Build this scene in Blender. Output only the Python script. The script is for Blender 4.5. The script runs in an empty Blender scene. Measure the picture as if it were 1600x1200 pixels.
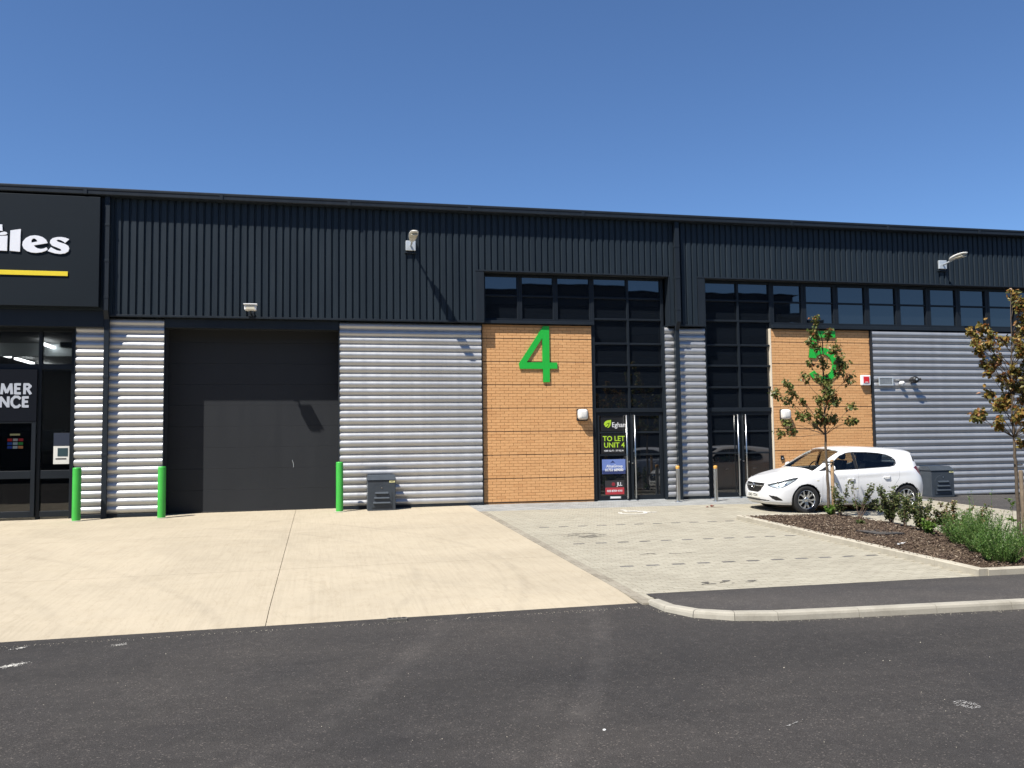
import bpy, bmesh, math, random
from mathutils import Vector, Matrix
R = math.radians
random.seed(7)
sc = bpy.context.scene
col = sc.collection

# ------------------------------------------------------------------ camera
cam_d = bpy.data.cameras.new('camera')
cam_d.sensor_width = 36.0
cam_d.lens = 36.0 * 1365.0 / 1600.0
cam_d.clip_start = 0.1
cam_d.clip_end = 2000
cam = bpy.data.objects.new('camera', cam_d)
col.objects.link(cam)
_r = Vector((0.97660993, -0.21464264, -0.01271137))
_u = Vector((-0.00173459, -0.06698026, 0.99775279))
_f = Vector((0.2150117, 0.97439324, 0.0657859))
_m = Matrix((( _r.x, _u.x, -_f.x), (_r.y, _u.y, -_f.y), (_r.z, _u.z, -_f.z))).to_4x4()
_m.translation = Vector((0.0, -21.944, 1.586))
cam.matrix_world = _m
sc.camera = cam

# ------------------------------------------------------------------ sky + sun
SUN_EL, SUN_AZ = 57.3, 55.0            # azimuth measured from straight behind the camera towards the left
world = bpy.data.worlds.new('World')
sc.world = world
world.use_nodes = True
nt = world.node_tree
for n in list(nt.nodes):
    nt.nodes.remove(n)
sky = nt.nodes.new('ShaderNodeTexSky')
sky.sky_type = 'NISHITA'
sky.sun_disc = False
sky.sun_elevation = R(SUN_EL)
# direction towards the sun is (-sin az, -cos az); Blender's rotation turns clockwise from +Y
sky.sun_rotation = R(180.0 + SUN_AZ)
sky.altitude = 1200
sky.air_density = 1.0
sky.dust_density = 0.0
sky.ozone_density = 10.0
bg = nt.nodes.new('ShaderNodeBackground')
bg.inputs['Strength'].default_value = 0.080
wo = nt.nodes.new('ShaderNodeOutputWorld')
nt.links.new(sky.outputs[0], bg.inputs[0])
nt.links.new(bg.outputs[0], wo.inputs[0])

sun_d = bpy.data.lights.new('sun', 'SUN')
sun_d.energy = 4.6
sun_d.angle = R(0.53)
sun_d.color = (1.0, 0.955, 0.89)
sun = bpy.data.objects.new('sun', sun_d)
col.objects.link(sun)
to_sun = Vector((-math.sin(R(SUN_AZ)) * math.cos(R(SUN_EL)), -math.cos(R(SUN_AZ)) * math.cos(R(SUN_EL)), math.sin(R(SUN_EL))))
sun.rotation_euler = to_sun.to_track_quat('Z', 'Y').to_euler()
sun.location = (-30, -40, 50)

sc.view_settings.view_transform = 'Standard'
sc.view_settings.look = 'None'
sc.view_settings.gamma = 1.0
sc.view_settings.exposure = 0.8
sc.view_settings.use_curve_mapping = False

# ------------------------------------------------------------------ helpers
def gz(x, y):
    """height of the yard: it falls gently from the wall to the road and a little to both sides"""
    z = 0.025 * min(y, 0.0) if y > -12.25 else -0.34
    return z - 0.006 * max(0.0, 4.0 - max(x, -9.0)) - 0.012 * max(0.0, min(x, 24.0) - 9.5)

class MB:
    def __init__(s):
        s.v = []; s.f = []; s.m = []
    def add(s, vs, fs, mi=0):
        o = len(s.v)
        s.v += [tuple(p) for p in vs]
        s.f += [tuple(i + o for i in f) for f in fs]
        s.m += [mi] * len(fs)
        return s
    def box(s, x0, x1, y0, y1, z0, z1, mi=0):
        vs = [(x, y, z) for z in (z0, z1) for y in (y0, y1) for x in (x0, x1)]
        return s.add(vs, [(0, 2, 3, 1), (4, 5, 7, 6), (0, 1, 5, 4), (2, 6, 7, 3), (0, 4, 6, 2), (1, 3, 7, 5)], mi)
    def bbox(s, x0, x1, y0, y1, z0, z1, b=0.004, mi=0):
        """box with chamfered edges"""
        vs = []; 
        for sz in (0, 1):
            for sy in (0, 1):
                for sx in (0, 1):
                    X = (x0, x1)[sx]; Y = (y0, y1)[sy]; Z = (z0, z1)[sz]
                    dx = b if sx == 0 else -b; dy = b if sy == 0 else -b; dz = b if sz == 0 else -b
                    vs += [(X, Y + dy, Z + dz), (X + dx, Y, Z + dz), (X + dx, Y + dy, Z)]
        def c(sx, sy, sz, k): return (sz * 4 + sy * 2 + sx) * 3 + k
        fs = []
        for sx in (0, 1):
            q = [c(sx, 0, 0, 0), c(sx, 1, 0, 0), c(sx, 1, 1, 0), c(sx, 0, 1, 0)]
            fs.append(tuple(q if sx else q[::-1]))
        for sy in (0, 1):
            q = [c(0, sy, 0, 1), c(0, sy, 1, 1), c(1, sy, 1, 1), c(1, sy, 0, 1)]
            fs.append(tuple(q if sy else q[::-1]))
        for sz in (0, 1):
            q = [c(0, 0, sz, 2), c(1, 0, sz, 2), c(1, 1, sz, 2), c(0, 1, sz, 2)]
            fs.append(tuple(q if sz else q[::-1]))
        for sx in (0, 1):
            for sy in (0, 1):
                fs.append((c(sx, sy, 0, 0), c(sx, sy, 0, 1), c(sx, sy, 1, 1), c(sx, sy, 1, 0)))
        for sx in (0, 1):
            for sz in (0, 1):
                fs.append((c(sx, 0, sz, 0), c(sx, 0, sz, 2), c(sx, 1, sz, 2), c(sx, 1, sz, 0)))
        for sy in (0, 1):
            for sz in (0, 1):
                fs.append((c(0, sy, sz, 1), c(0, sy, sz, 2), c(1, sy, sz, 2), c(1, sy, sz, 1)))
        for sx in (0, 1):
            for sy in (0, 1):
                for sz in (0, 1):
                    fs.append((c(sx, sy, sz, 0), c(sx, sy, sz, 1), c(sx, sy, sz, 2)))
        return s.add(vs, fs, mi)
    def tube(s, pts, rad, n=8, mi=0, cap=True):
        pts = [Vector(p) for p in pts]
        if not isinstance(rad, (list, tuple)): rad = [rad] * len(pts)
        o = len(s.v); prev = None
        for i, p in enumerate(pts):
            d = (pts[min(i + 1, len(pts) - 1)] - pts[max(i - 1, 0)])
            if d.length < 1e-9: d = Vector((0, 0, 1))
            d.normalize()
            if prev is None:
                a = d.orthogonal().normalized()
            else:
                a = (prev - d * prev.dot(d))
                a = a.normalized() if a.length > 1e-6 else d.orthogonal().normalized()
            prev = a; b = d.cross(a)
            for k in range(n):
                t = 2 * math.pi * k / n
                q = p + (a * math.cos(t) + b * math.sin(t)) * rad[i]
                s.v.append(tuple(q))
        for i in range(len(pts) - 1):
            for k in range(n):
                s.f.append((o + i * n + k, o + i * n + (k + 1) % n, o + (i + 1) * n + (k + 1) % n, o + (i + 1) * n + k)); s.m.append(mi)
        if cap:
            s.f.append(tuple(o + k for k in range(n))[::-1]); s.m.append(mi)
            s.f.append(tuple(o + (len(pts) - 1) * n + k for k in range(n))); s.m.append(mi)
        return s
    def lathe(s, prof, n=24, origin=(0, 0, 0), axis='z', mi=0):
        """profile (r, h) revolved round an axis"""
        o = len(s.v)
        for r, h in prof:
            for k in range(n):
                t = 2 * math.pi * k / n
                a, b = r * math.cos(t), r * math.sin(t)
                p = {'z': (a, b, h), 'y': (a, h, b), 'x': (h, a, b)}[axis]
                s.v.append((p[0] + origin[0], p[1] + origin[1], p[2] + origin[2]))
        for i in range(len(prof) - 1):
            for k in range(n):
                s.f.append((o + i * n + k, o + i * n + (k + 1) % n, o + (i + 1) * n + (k + 1) % n, o + (i + 1) * n + k)); s.m.append(mi)
        return s
    def extr_x(s, prof, x0, x1, mi=0, cap=True):
        """open or closed (y,z) profile drawn out along x"""
        o = len(s.v); n = len(prof)
        for x in (x0, x1):
            for y, z in prof: s.v.append((x, y, z))
        for i in range(n - 1):
            s.f.append((o + i, o + i + 1, o + n + i + 1, o + n + i)); s.m.append(mi)
        return s
    def build(s, name, mat=None, parent=None, smooth=False):
        me = bpy.data.meshes.new(name)
        me.from_pydata(s.v, [], s.f)
        mats = mat if isinstance(mat, (list, tuple)) else [mat]
        for m in mats:
            if m: me.materials.append(m)
        if len(mats) > 1:
            me.polygons.foreach_set('material_index', s.m)
        if smooth:
            me.polygons.foreach_set('use_smooth', [True] * len(me.polygons))
        me.update()
        o = bpy.data.objects.new(name, me)
        col.objects.link(o)
        if parent: adopt(o, parent)
        return o

def recalc(o):
    bm = bmesh.new(); bm.from_mesh(o.data)
    bmesh.ops.recalc_face_normals(bm, faces=bm.faces)
    bm.to_mesh(o.data); bm.free()
    return o

def adopt(o, p):
    o.parent = p
    off = Vector((0, 0, 0)); q = p
    while q is not None:
        off += q.location; q = q.parent
    if p.type == 'EMPTY':
        o.matrix_parent_inverse = Matrix.Translation(-Vector(p.location))

def tag(o, label, cat=None, group=None, kind=None):
    if label: o['label'] = label
    if cat: o['category'] = cat
    if group: o['group'] = group
    if kind: o['kind'] = kind
    return o

def thing(name, loc, label, cat, group=None):
    o = bpy.data.objects.new(name, None)
    o.empty_display_size = 0.2
    col.objects.link(o)
    o.location = loc
    return tag(o, label, cat, group)

def structure(o):
    o['kind'] = 'structure'
    return o

def copy_tree(o, parent=None):
    c = o.copy(); col.objects.link(c)
    if parent: c.parent = parent
    for ch in [k for k in o.children]:
        copy_tree(ch, c)
    return c

def curve_mesh(name, splines, extrude, mat, parent=None, M=None):
    """filled 2-D outlines (holes allowed) with thickness; xy -> local plane, placed by matrix M"""
    cu = bpy.data.curves.new(name, 'CURVE'); cu.dimensions = '2D'; cu.fill_mode = 'BOTH'; cu.extrude = extrude
    for pts in splines:
        sp = cu.splines.new('POLY'); sp.points.add(len(pts) - 1)
        for i, p in enumerate(pts): sp.points[i].co = (p[0], p[1], 0, 1)
        sp.use_cyclic_u = True
    return _curve_to_mesh(cu, name, mat, parent, M)

def text_mesh(name, body, size, extrude, mat, parent=None, M=None, bold=0.0, align='CENTER', sx=1.0):
    cu = bpy.data.curves.new(name, 'FONT'); cu.body = body; cu.size = size; cu.extrude = extrude
    cu.align_x = align; cu.align_y = 'CENTER'; cu.offset = bold; cu.resolution_u = 3
    return _curve_to_mesh(cu, name, mat, parent, M, sx)

def _curve_to_mesh(cu, name, mat, parent, M, sx=1.0):
    t = bpy.data.objects.new(name + '_tmp', cu); col.objects.link(t)
    dg = bpy.context.evaluated_depsgraph_get()
    me = bpy.data.meshes.new_from_object(t.evaluated_get(dg))
    bpy.data.objects.remove(t); bpy.data.curves.remove(cu)
    me.name = name
    if sx != 1.0: me.transform(Matrix.Diagonal((sx, 1, 1, 1)))
    if M is not None: me.transform(M)
    me.materials.clear(); me.materials.append(mat)
    o = bpy.data.objects.new(name, me); col.objects.link(o)
    if parent: adopt(o, parent)
    return o

def facing(x, y, z):
    """matrix that puts a drawing's xy plane on a wall that faces the camera (-Y)"""
    return Matrix.Translation((x, y, z)) @ Matrix.Rotation(R(90), 4, 'X')

# ------------------------------------------------------------------ materials
def _new(name):
    m = bpy.data.materials.new(name); m.use_nodes = True
    t = m.node_tree
    return m, t, t.nodes['Principled BSDF']

def node(t, kind, **kw):
    n = t.nodes.new(kind)
    for k, v in kw.items():
        if k in n.inputs.keys() if isinstance(k, str) else False:
            n.inputs[k].default_value = v
        else:
            setattr(n, k, v)
    return n

def noise(t, scale, detail=4, rough=0.55, vec=None, dist=0.0):
    n = t.nodes.new('ShaderNodeTexNoise')
    n.inputs['Scale'].default_value = scale; n.inputs['Detail'].default_value = detail
    n.inputs['Roughness'].default_value = rough; n.inputs['Distortion'].default_value = dist
    if vec is not None: t.links.new(vec, n.inputs['Vector'])
    return n

def ramp(t, src, stops):
    r = t.nodes.new('ShaderNodeValToRGB')
    e = r.color_ramp.elements
    while len(e) > 1: e.remove(e[-1])
    e[0].position = stops[0][0]; e[0].color = (*stops[0][1], 1)
    for p, c in stops[1:]:
        k = e.new(p); k.color = (*c, 1)
    t.links.new(src, r.inputs[0])
    return r

def mixc(t, a, b, fac, mode='MIX'):
    n = t.nodes.new('ShaderNodeMix'); n.data_type = 'RGBA'; n.blend_type = mode
    for sock, val in ((n.inputs[6], a), (n.inputs[7], b), (n.inputs[0], fac)):
        if hasattr(val, 'is_linked') or hasattr(val, 'links'): t.links.new(val, sock)
        elif isinstance(val, (tuple, list)): sock.default_value = (*val, 1)
        else: sock.default_value = val
    return n.outputs[2]

def pos(t):
    g = t.nodes.new('ShaderNodeNewGeometry'); return g.outputs['Position']

def mapping(t, vec, scale=(1, 1, 1), rot=(0, 0, 0)):
    n = t.nodes.new('ShaderNodeMapping'); n.inputs['Scale'].default_value = scale; n.inputs['Rotation'].default_value = rot
    t.links.new(vec, n.inputs['Vector']); return n.outputs[0]

def bump(t, src, strength, dist, bsdf, prev=None):
    b = t.nodes.new('ShaderNodeBump'); b.inputs['Strength'].default_value = strength; b.inputs['Distance'].default_value = dist
    t.links.new(src, b.inputs['Height'])
    if prev is not None: t.links.new(prev, b.inputs['Normal'])
    t.links.new(b.outputs[0], bsdf.inputs['Normal'])
    return b.outputs[0]

def plain(name, c, rough=0.5, metal=0.0, var=0.08, scale=3.0, spec=0.5, coat=0.0, bmp=0.0, bscale=200.0, rvar=0.0):
    m, t, b = _new(name)
    b.inputs['Roughness'].default_value = rough; b.inputs['Metallic'].default_value = metal
    b.inputs['Specular IOR Level'].default_value = spec
    if coat:
        b.inputs['Coat Weight'].default_value = coat; b.inputs['Coat Roughness'].default_value = 0.04
    p = pos(t)
    n = noise(t, scale, 5, 0.6, p)
    lo = tuple(max(0, x * (1 - var)) for x in c); hi = tuple(min(1, x * (1 + var)) for x in c)
    r = ramp(t, n.outputs[0], [(0.3, lo), (0.7, hi)])
    t.links.new(r.outputs[0], b.inputs['Base Color'])
    if rvar:
        rr = ramp(t, n.outputs[0], [(0.3, (rough - rvar,) * 3), (0.7, (rough + rvar,) * 3)])
        t.links.new(rr.outputs[0], b.inputs['Roughness'])
    if bmp:
        n2 = noise(t, bscale, 3, 0.6, p); bump(t, n2.outputs[0], bmp, 0.004, b)
    return m

def streaky(name, c, rough, metal, streak=0.10, spec=0.5):
    """painted sheet metal with faint rain streaks and dust"""
    m, t, b = _new(name)
    b.inputs['Metallic'].default_value = metal; b.inputs['Specular IOR Level'].default_value = spec
    p = pos(t)
    n1 = noise(t, 1.0, 5, 0.65, mapping(t, p, (5.0, 5.0, 0.35)))
    n2 = noise(t, 0.55, 3, 0.5, p)
    a = ramp(t, n1.outputs[0], [(0.3, tuple(x * (1 - streak) for x in c)), (0.72, tuple(min(1, x * (1 + streak)) for x in c))])
    d = ramp(t, n2.outputs[0], [(0.35, (0.9,) * 3), (0.7, (1.0,) * 3)])
    t.links.new(mixc(t, a.outputs[0], d.outputs[0], 1.0, 'MULTIPLY'), b.inputs['Base Color'])
    rr = ramp(t, n1.outputs[0], [(0.3, (rough * 0.9,) * 3), (0.7, (min(1, rough * 1.15),) * 3)])
    t.links.new(rr.outputs[0], b.inputs['Roughness'])
    return m

def island(t):
    g = t.nodes.new('ShaderNodeNewGeometry'); o = t.nodes.new('ShaderNodeObjectInfo')
    a = t.nodes.new('ShaderNodeMath'); a.operation = 'ADD'
    t.links.new(g.outputs['Random Per Island'], a.inputs[0]); t.links.new(o.outputs['Random'], a.inputs[1])
    f = t.nodes.new('ShaderNodeMath'); f.operation = 'FRACT'; t.links.new(a.outputs[0], f.inputs[0])
    return f.outputs[0]

def m_brick(name='buff_brick', tint=1.0):
    m, t, b = _new(name)
    c = ramp(t, island(t), [(0.0, (0.645, 0.350, 0.152)), (0.3, (0.675, 0.372, 0.163)), (0.6, (0.70, 0.39, 0.172)), (0.9, (0.665, 0.362, 0.157)), (1.0, (0.615, 0.325, 0.138))])
    n = noise(t, 60, 4, 0.7, pos(t)); g = ramp(t, n.outputs[0], [(0.3, (0.86,) * 3), (0.7, (1.08,) * 3)])
    t.links.new(mixc(t, c.outputs[0], g.outputs[0], 1.0, 'MULTIPLY'), b.inputs['Base Color'])
    b.inputs['Roughness'].default_value = 0.9; b.inputs['Specular IOR Level'].default_value = 0.25
    bump(t, noise(t, 180, 4, 0.6, pos(t)).outputs[0], 0.5, 0.003, b)
    return m

def tyre_tracks(t, p, x, arcs):
    """faint curved wheel tracks worn into a surface: (centre x, centre y, radius, width, gain)"""
    flatp = t.nodes.new('ShaderNodeVectorMath'); flatp.operation = 'MULTIPLY'; flatp.inputs[1].default_value = (1, 1, 0); t.links.new(p, flatp.inputs[0])
    brk = noise(t, 1.3, 4, 0.6, p); fine = noise(t, 14, 4, 0.7, p)
    for cx_, cy_, r_, w_, g_ in arcs:
        dn = t.nodes.new('ShaderNodeVectorMath'); dn.operation = 'DISTANCE'; dn.inputs[1].default_value = (cx_, cy_, 0); t.links.new(flatp.outputs[0], dn.inputs[0])
        sub = t.nodes.new('ShaderNodeMath'); sub.operation = 'SUBTRACT'; sub.inputs[1].default_value = r_; t.links.new(dn.outputs['Value'], sub.inputs[0])
        ab = t.nodes.new('ShaderNodeMath'); ab.operation = 'ABSOLUTE'; t.links.new(sub.outputs[0], ab.inputs[0])
        mr = t.nodes.new('ShaderNodeMapRange'); mr.interpolation_type = 'SMOOTHSTEP'
        mr.inputs['From Min'].default_value = 0.25 * w_; mr.inputs['From Max'].default_value = w_; mr.inputs['To Min'].default_value = 1.0; mr.inputs['To Max'].default_value = 0.0
        t.links.new(ab.outputs[0], mr.inputs['Value'])
        m1 = t.nodes.new('ShaderNodeMath'); m1.operation = 'MULTIPLY'; t.links.new(mr.outputs[0], m1.inputs[0])
        t.links.new(ramp(t, brk.outputs[0], [(0.36, (0.1,) * 3), (0.6, (1.0,) * 3)]).outputs[0], m1.inputs[1])
        m2 = t.nodes.new('ShaderNodeMath'); m2.operation = 'MULTIPLY'; t.links.new(m1.outputs[0], m2.inputs[0])
        t.links.new(ramp(t, fine.outputs[0], [(0.3, (0.4,) * 3), (0.6, (1.0,) * 3)]).outputs[0], m2.inputs[1])
        x = mixc(t, x, mixc(t, x, (1 + g_, 1 + g_ * 0.98, 1 + g_ * 0.95), 1.0, 'MULTIPLY'), m2.outputs[0])
    return x

def m_asphalt(name, c=0.033, tone=(1.03, 0.965, 0.90)):
    m, t, b = _new(name)
    p = pos(t)
    fine = noise(t, 130, 3, 0.75, p); mid = noise(t, 9, 5, 0.6, p); big = noise(t, 0.45, 4, 0.55, p, 0.6)
    track = noise(t, 1.0, 4, 0.5, mapping(t, p, (0.10, 0.9, 1.0), (0, 0, R(4))))
    stone = t.nodes.new('ShaderNodeTexVoronoi'); stone.inputs['Scale'].default_value = 95
    t.links.new(p, stone.inputs['Vector'])
    a = ramp(t, fine.outputs[0], [(0.30, tuple(c * 0.45 * k for k in tone)), (0.52, tuple(c * k for k in tone)), (0.75, tuple(c * 2.0 * k for k in tone))])
    sc_ = t.nodes.new('ShaderNodeSeparateColor'); t.links.new(stone.outputs['Color'], sc_.inputs[0])
    light = ramp(t, sc_.outputs[0], [(0.93, (1,) * 3), (0.985, (2.4, 2.3, 2.2))])
    x = mixc(t, a.outputs[0], light.outputs[0], 1.0, 'MULTIPLY')
    x = mixc(t, x, ramp(t, mid.outputs[0], [(0.3, (0.86,) * 3), (0.7, (1.13,) * 3)]).outputs[0], 1.0, 'MULTIPLY')
    x = mixc(t, x, ramp(t, big.outputs[0], [(0.32, (0.82, 0.82, 0.84)), (0.68, (1.18, 1.15, 1.12))]).outputs[0], 1.0, 'MULTIPLY')
    x = mixc(t, x, ramp(t, track.outputs[0], [(0.42, (0.95,) * 3), (0.60, (1.16, 1.15, 1.14))]).outputs[0], 1.0, 'MULTIPLY')
    if name == 'road_asphalt':
        x = tyre_tracks(t, p, x, [(-14.4, -8.2, 17.94, 0.16, 0.55), (-27.6, -1.8, 30.84, 0.18, 0.42), (-27.6, -1.8, 32.3, 0.14, 0.16), (1.7, 62.0, 79.4, 0.16, 0.16), (1.7, 62.0, 77.9, 0.14, 0.12), (22.0, -30.0, 21.5, 0.13, 0.14)])
    t.links.new(x, b.inputs['Base Color'])
    b.inputs['Roughness'].default_value = 0.88; b.inputs['Specular IOR Level'].default_value = 0.3
    n1 = bump(t, fine.outputs[0], 0.7, 0.006, b)
    bump(t, stone.outputs['Distance'], 0.35, 0.004, b, n1)
    return m

def m_concrete(name, c, lines=0.0, speck=0.5, grime=0.85):
    m, t, b = _new(name)
    p = pos(t)
    big = noise(t, 0.35, 5, 0.6, p, 0.8); mid = noise(t, 3.2, 6, 0.65, p); fine = noise(t, 70, 3, 0.6, p)
    x = ramp(t, big.outputs[0], [(0.30, tuple(k * 0.89 for k in c)), (0.5, c), (0.72, tuple(min(1, k * 1.07) for k in c))]).outputs[0]
    x = mixc(t, x, ramp(t, mid.outputs[0], [(0.25, (grime, grime * 0.99, grime * 0.97)), (0.55, (1.0,) * 3)]).outputs[0], 1.0, 'MULTIPLY')
    x = mixc(t, x, ramp(t, fine.outputs[0], [(0.3, (0.95,) * 3), (0.7, (1.04,) * 3)]).outputs[0], 1.0, 'MULTIPLY')
    if lines:
        # brushed finish, each pass at a slightly different angle, and curved tyre scuffs
        w1 = noise(t, 1.0, 3, 0.7, mapping(t, p, (26.0, 0.9, 1.0), (0, 0, R(7)))); w2 = noise(t, 1.0, 3, 0.7, mapping(t, p, (22.0, 0.6, 1.0), (0, 0, R(-24))))
        sel = noise(t, 0.5, 2, 0.5, p)
        s1 = ramp(t, w1.outputs[0], [(0.36, (1 - lines,) * 3), (0.56, (1.0,) * 3)]).outputs[0]
        s2 = ramp(t, w2.outputs[0], [(0.36, (1 - lines,) * 3), (0.56, (1.0,) * 3)]).outputs[0]
        f = ramp(t, sel.outputs[0], [(0.45, (0,) * 3), (0.55, (1,) * 3)]).outputs[0]
        x = mixc(t, x, mixc(t, s1, s2, f), 1.0, 'MULTIPLY')
        scuff = noise(t, 0.9, 3, 0.75, mapping(t, p, (1.5, 0.5, 1), (0, 0, R(35))), 2.2)
        x = tyre_tracks(t, p, x, [(-5.74, -9.11, 8.50, 0.09, -0.13), (-5.74, -9.11, 8.26, 0.04, -0.09), (-5.74, -9.11, 7.1, 0.09, -0.09), (-14.0, -16.0, 13.6, 0.12, -0.10), (-14.0, -16.0, 12.1, 0.12, -0.08), (9.0, -4.0, 9.7, 0.10, -0.06)])
        x = mixc(t, x, ramp(t, scuff.outputs[0], [(0.485, (1.0,) * 3), (0.5, (0.93, 0.92, 0.91)), (0.515, (1.0,) * 3)]).outputs[0], 1.0, 'MULTIPLY')
    t.links.new(x, b.inputs['Base Color'])
    b.inputs['Roughness'].default_value = 0.9; b.inputs['Specular IOR Level'].default_value = 0.25
    bump(t, fine.outputs[0], 0.3, 0.004, b)
    return m

def m_blocks(name, stops):
    m, t, b = _new(name)
    c = ramp(t, island(t), stops)
    p = pos(t)
    big = noise(t, 0.7, 5, 0.6, p, 1.0); n = noise(t, 5, 6, 0.7, p); f = noise(t, 90, 3, 0.6, p)
    x = mixc(t, c.outputs[0], ramp(t, big.outputs[0], [(0.32, (0.92, 0.915, 0.91)), (0.6, (1.03,) * 3)]).outputs[0], 1.0, 'MULTIPLY')
    x = mixc(t, x, ramp(t, n.outputs[0], [(0.22, (0.86, 0.855, 0.85)), (0.45, (1.0,) * 3)]).outputs[0], 1.0, 'MULTIPLY')
    x = mixc(t, x, ramp(t, f.outputs[0], [(0.3, (0.93,) * 3), (0.7, (1.06,) * 3)]).outputs[0], 1.0, 'MULTIPLY')
    t.links.new(x, b.inputs['Base Color']); b.inputs['Roughness'].default_value = 0.92; b.inputs['Specular IOR Level'].default_value = 0.2
    bump(t, f.outputs[0], 0.35, 0.003, b)
    return m

def m_leaf(name, stops, trans=0.35):
    m, t, b = _new(name)
    c = ramp(t, island(t), stops)
    b.inputs['Roughness'].default_value = 0.45; b.inputs['Specular IOR Level'].default_value = 0.35
    t.links.new(c.outputs[0], b.inputs['Base Color'])
    tr = t.nodes.new('ShaderNodeBsdfTranslucent'); t.links.new(c.outputs[0], tr.inputs[0])
    mx = t.nodes.new('ShaderNodeMixShader'); mx.inputs[0].default_value = trans
    t.links.new(b.outputs[0], mx.inputs[1]); t.links.new(tr.outputs[0], mx.inputs[2])
    t.links.new(mx.outputs[0], t.nodes['Material Output'].inputs[0])
    return m

def m_darkglass(name, c=(0.006, 0.008, 0.011), ior=1.95, wobble=0.07):
    """tinted double glazing: nearly black behind, a clear reflection in front, each pane a little bowed"""
    m, t, b = _new(name)
    b.inputs['Base Color'].default_value = (*c, 1); b.inputs['Roughness'].default_value = 0.015
    b.inputs['IOR'].default_value = ior
    n = noise(t, 1.1, 1, 0.4, pos(t)); bump(t, n.outputs[0], wobble, 0.02, b)
    return m

def m_clearglass(name, tint=(0.55, 0.6, 0.6), refl_ior=1.5, haze=0.0):
    """thin clear pane: see-through, with the mirror image that a pane gives"""
    m, t, b = _new(name)
    t.nodes.remove(b)
    lw = t.nodes.new('ShaderNodeLayerWeight'); lw.inputs[0].default_value = 0.5
    pw = t.nodes.new('ShaderNodeMath'); pw.operation = 'POWER'; pw.inputs[1].default_value = 5.0; t.links.new(lw.outputs['Facing'], pw.inputs[0])
    fr = t.nodes.new('ShaderNodeMath'); fr.operation = 'MULTIPLY_ADD'; f0 = 1.7 * ((refl_ior - 1) / (refl_ior + 1)) ** 2
    fr.inputs[1].default_value = 1.0 - f0; fr.inputs[2].default_value = f0; t.links.new(pw.outputs[0], fr.inputs[0])
    tr = t.nodes.new('ShaderNodeBsdfTransparent'); tr.inputs[0].default_value = (*tint, 1)
    gl = t.nodes.new('ShaderNodeBsdfGlossy'); gl.inputs['Roughness'].default_value = 0.01
    mx = t.nodes.new('ShaderNodeMixShader')
    t.links.new(fr.outputs[0], mx.inputs[0]); t.links.new(tr.outputs[0], mx.inputs[1]); t.links.new(gl.outputs[0], mx.inputs[2])
    t.links.new(mx.outputs[0], t.nodes['Material Output'].inputs[0])
    return m

def m_emit(name, c, s):
    m, t, b = _new(name)
    b.inputs['Base Color'].default_value = (*c, 1); b.inputs['Emission Color'].default_value = (*c, 1); b.inputs['Emission Strength'].default_value = s
    return m

M = {}
M['anthracite'] = streaky('anthracite_sheet', (0.0150, 0.0238, 0.0325), 0.52, 0.0, 0.16, 0.28)
M['trim'] = streaky('anthracite_trim', (0.0145, 0.0205, 0.028), 0.5, 0.0, 0.10, 0.25)
M['frame'] = plain('window_frame_paint', (0.012, 0.016, 0.021), 0.45, 0.0, 0.1, 2.0, 0.25)
M['silver'] = streaky('silver_sheet', (0.50, 0.505, 0.505), 0.44, 0.62, 0.05)
M['roller'] = streaky('roller_door_paint', (0.024, 0.0265, 0.030), 0.6, 0.0, 0.03, 0.25)
M['soffit'] = plain('dark_soffit', (0.02, 0.024, 0.03), 0.7)
M['brick'] = m_brick()
M['mortar'] = plain('mortar', (0.40, 0.222, 0.10), 0.95, 0, 0.12, 8.0, 0.2)
M['cream'] = plain('cream_reveal', (0.66, 0.58, 0.45), 0.7)
M['joint'] = plain('brown_sealant', (0.045, 0.026, 0.015), 0.9)
M['glass'] = m_darkglass('tinted_glazing')
M['clear'] = m_clearglass('shop_glass', (0.42, 0.44, 0.45), 1.5)
M['carglass'] = m_clearglass('car_glass', (0.86, 0.90, 0.88), 1.45)
M['carglass_dark'] = m_clearglass('car_privacy_glass', (0.46, 0.50, 0.50), 1.5)
M['steel'] = plain('brushed_steel', (0.62, 0.62, 0.60), 0.28, 1.0, 0.06, 12.0)
M['green'] = plain('green_gloss_paint', (0.05, 0.40, 0.055), 0.38, 0, 0.08, 3.0, 0.5)
M['green_sign'] = plain('green_sign_face', (0.015, 0.42, 0.045), 0.45, 0, 0.03)
M['white'] = plain('white_paint', (0.78, 0.78, 0.76), 0.4, 0, 0.03)
M['offwhite'] = plain('off_white_plastic', (0.70, 0.69, 0.64), 0.45, 0, 0.05)
M['lens'] = plain('lamp_lens', (0.62, 0.58, 0.45), 0.25, 0, 0.05)
M['galv'] = plain('grey_powder_coat', (0.52, 0.56, 0.58), 0.4, 0.3, 0.06)
M['red'] = plain('red_plastic', (0.62, 0.02, 0.025), 0.35, 0, 0.05)
M['black'] = plain('black_plastic', (0.012, 0.012, 0.013), 0.45, 0, 0.1)
M['kiosk'] = plain('slate_grey_grp', (0.040, 0.050, 0.062), 0.5, 0, 0.12, 4.0, 0.4, bmp=0.1)
M['yellow'] = plain('yellow_label', (0.75, 0.66, 0.10), 0.5)
M['pale_yellow'] = plain('faded_yellow_label', (0.72, 0.68, 0.35), 0.5)
M['signboard'] = plain('sign_board', (0.0065, 0.0115, 0.0165), 0.6, 0, 0.06, 1.0, 0.2)
M['sign_yellow'] = plain('sign_yellow', (0.80, 0.62, 0.03), 0.45, 0, 0.03)
M['sign_white'] = plain('sign_white', (0.80, 0.81, 0.84), 0.45, 0, 0.03)
M['sign_pale'] = plain('sign_pale_grey', (0.42, 0.45, 0.50), 0.5, 0, 0.03)
M['asphalt'] = m_asphalt('road_asphalt', 0.036)
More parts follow.
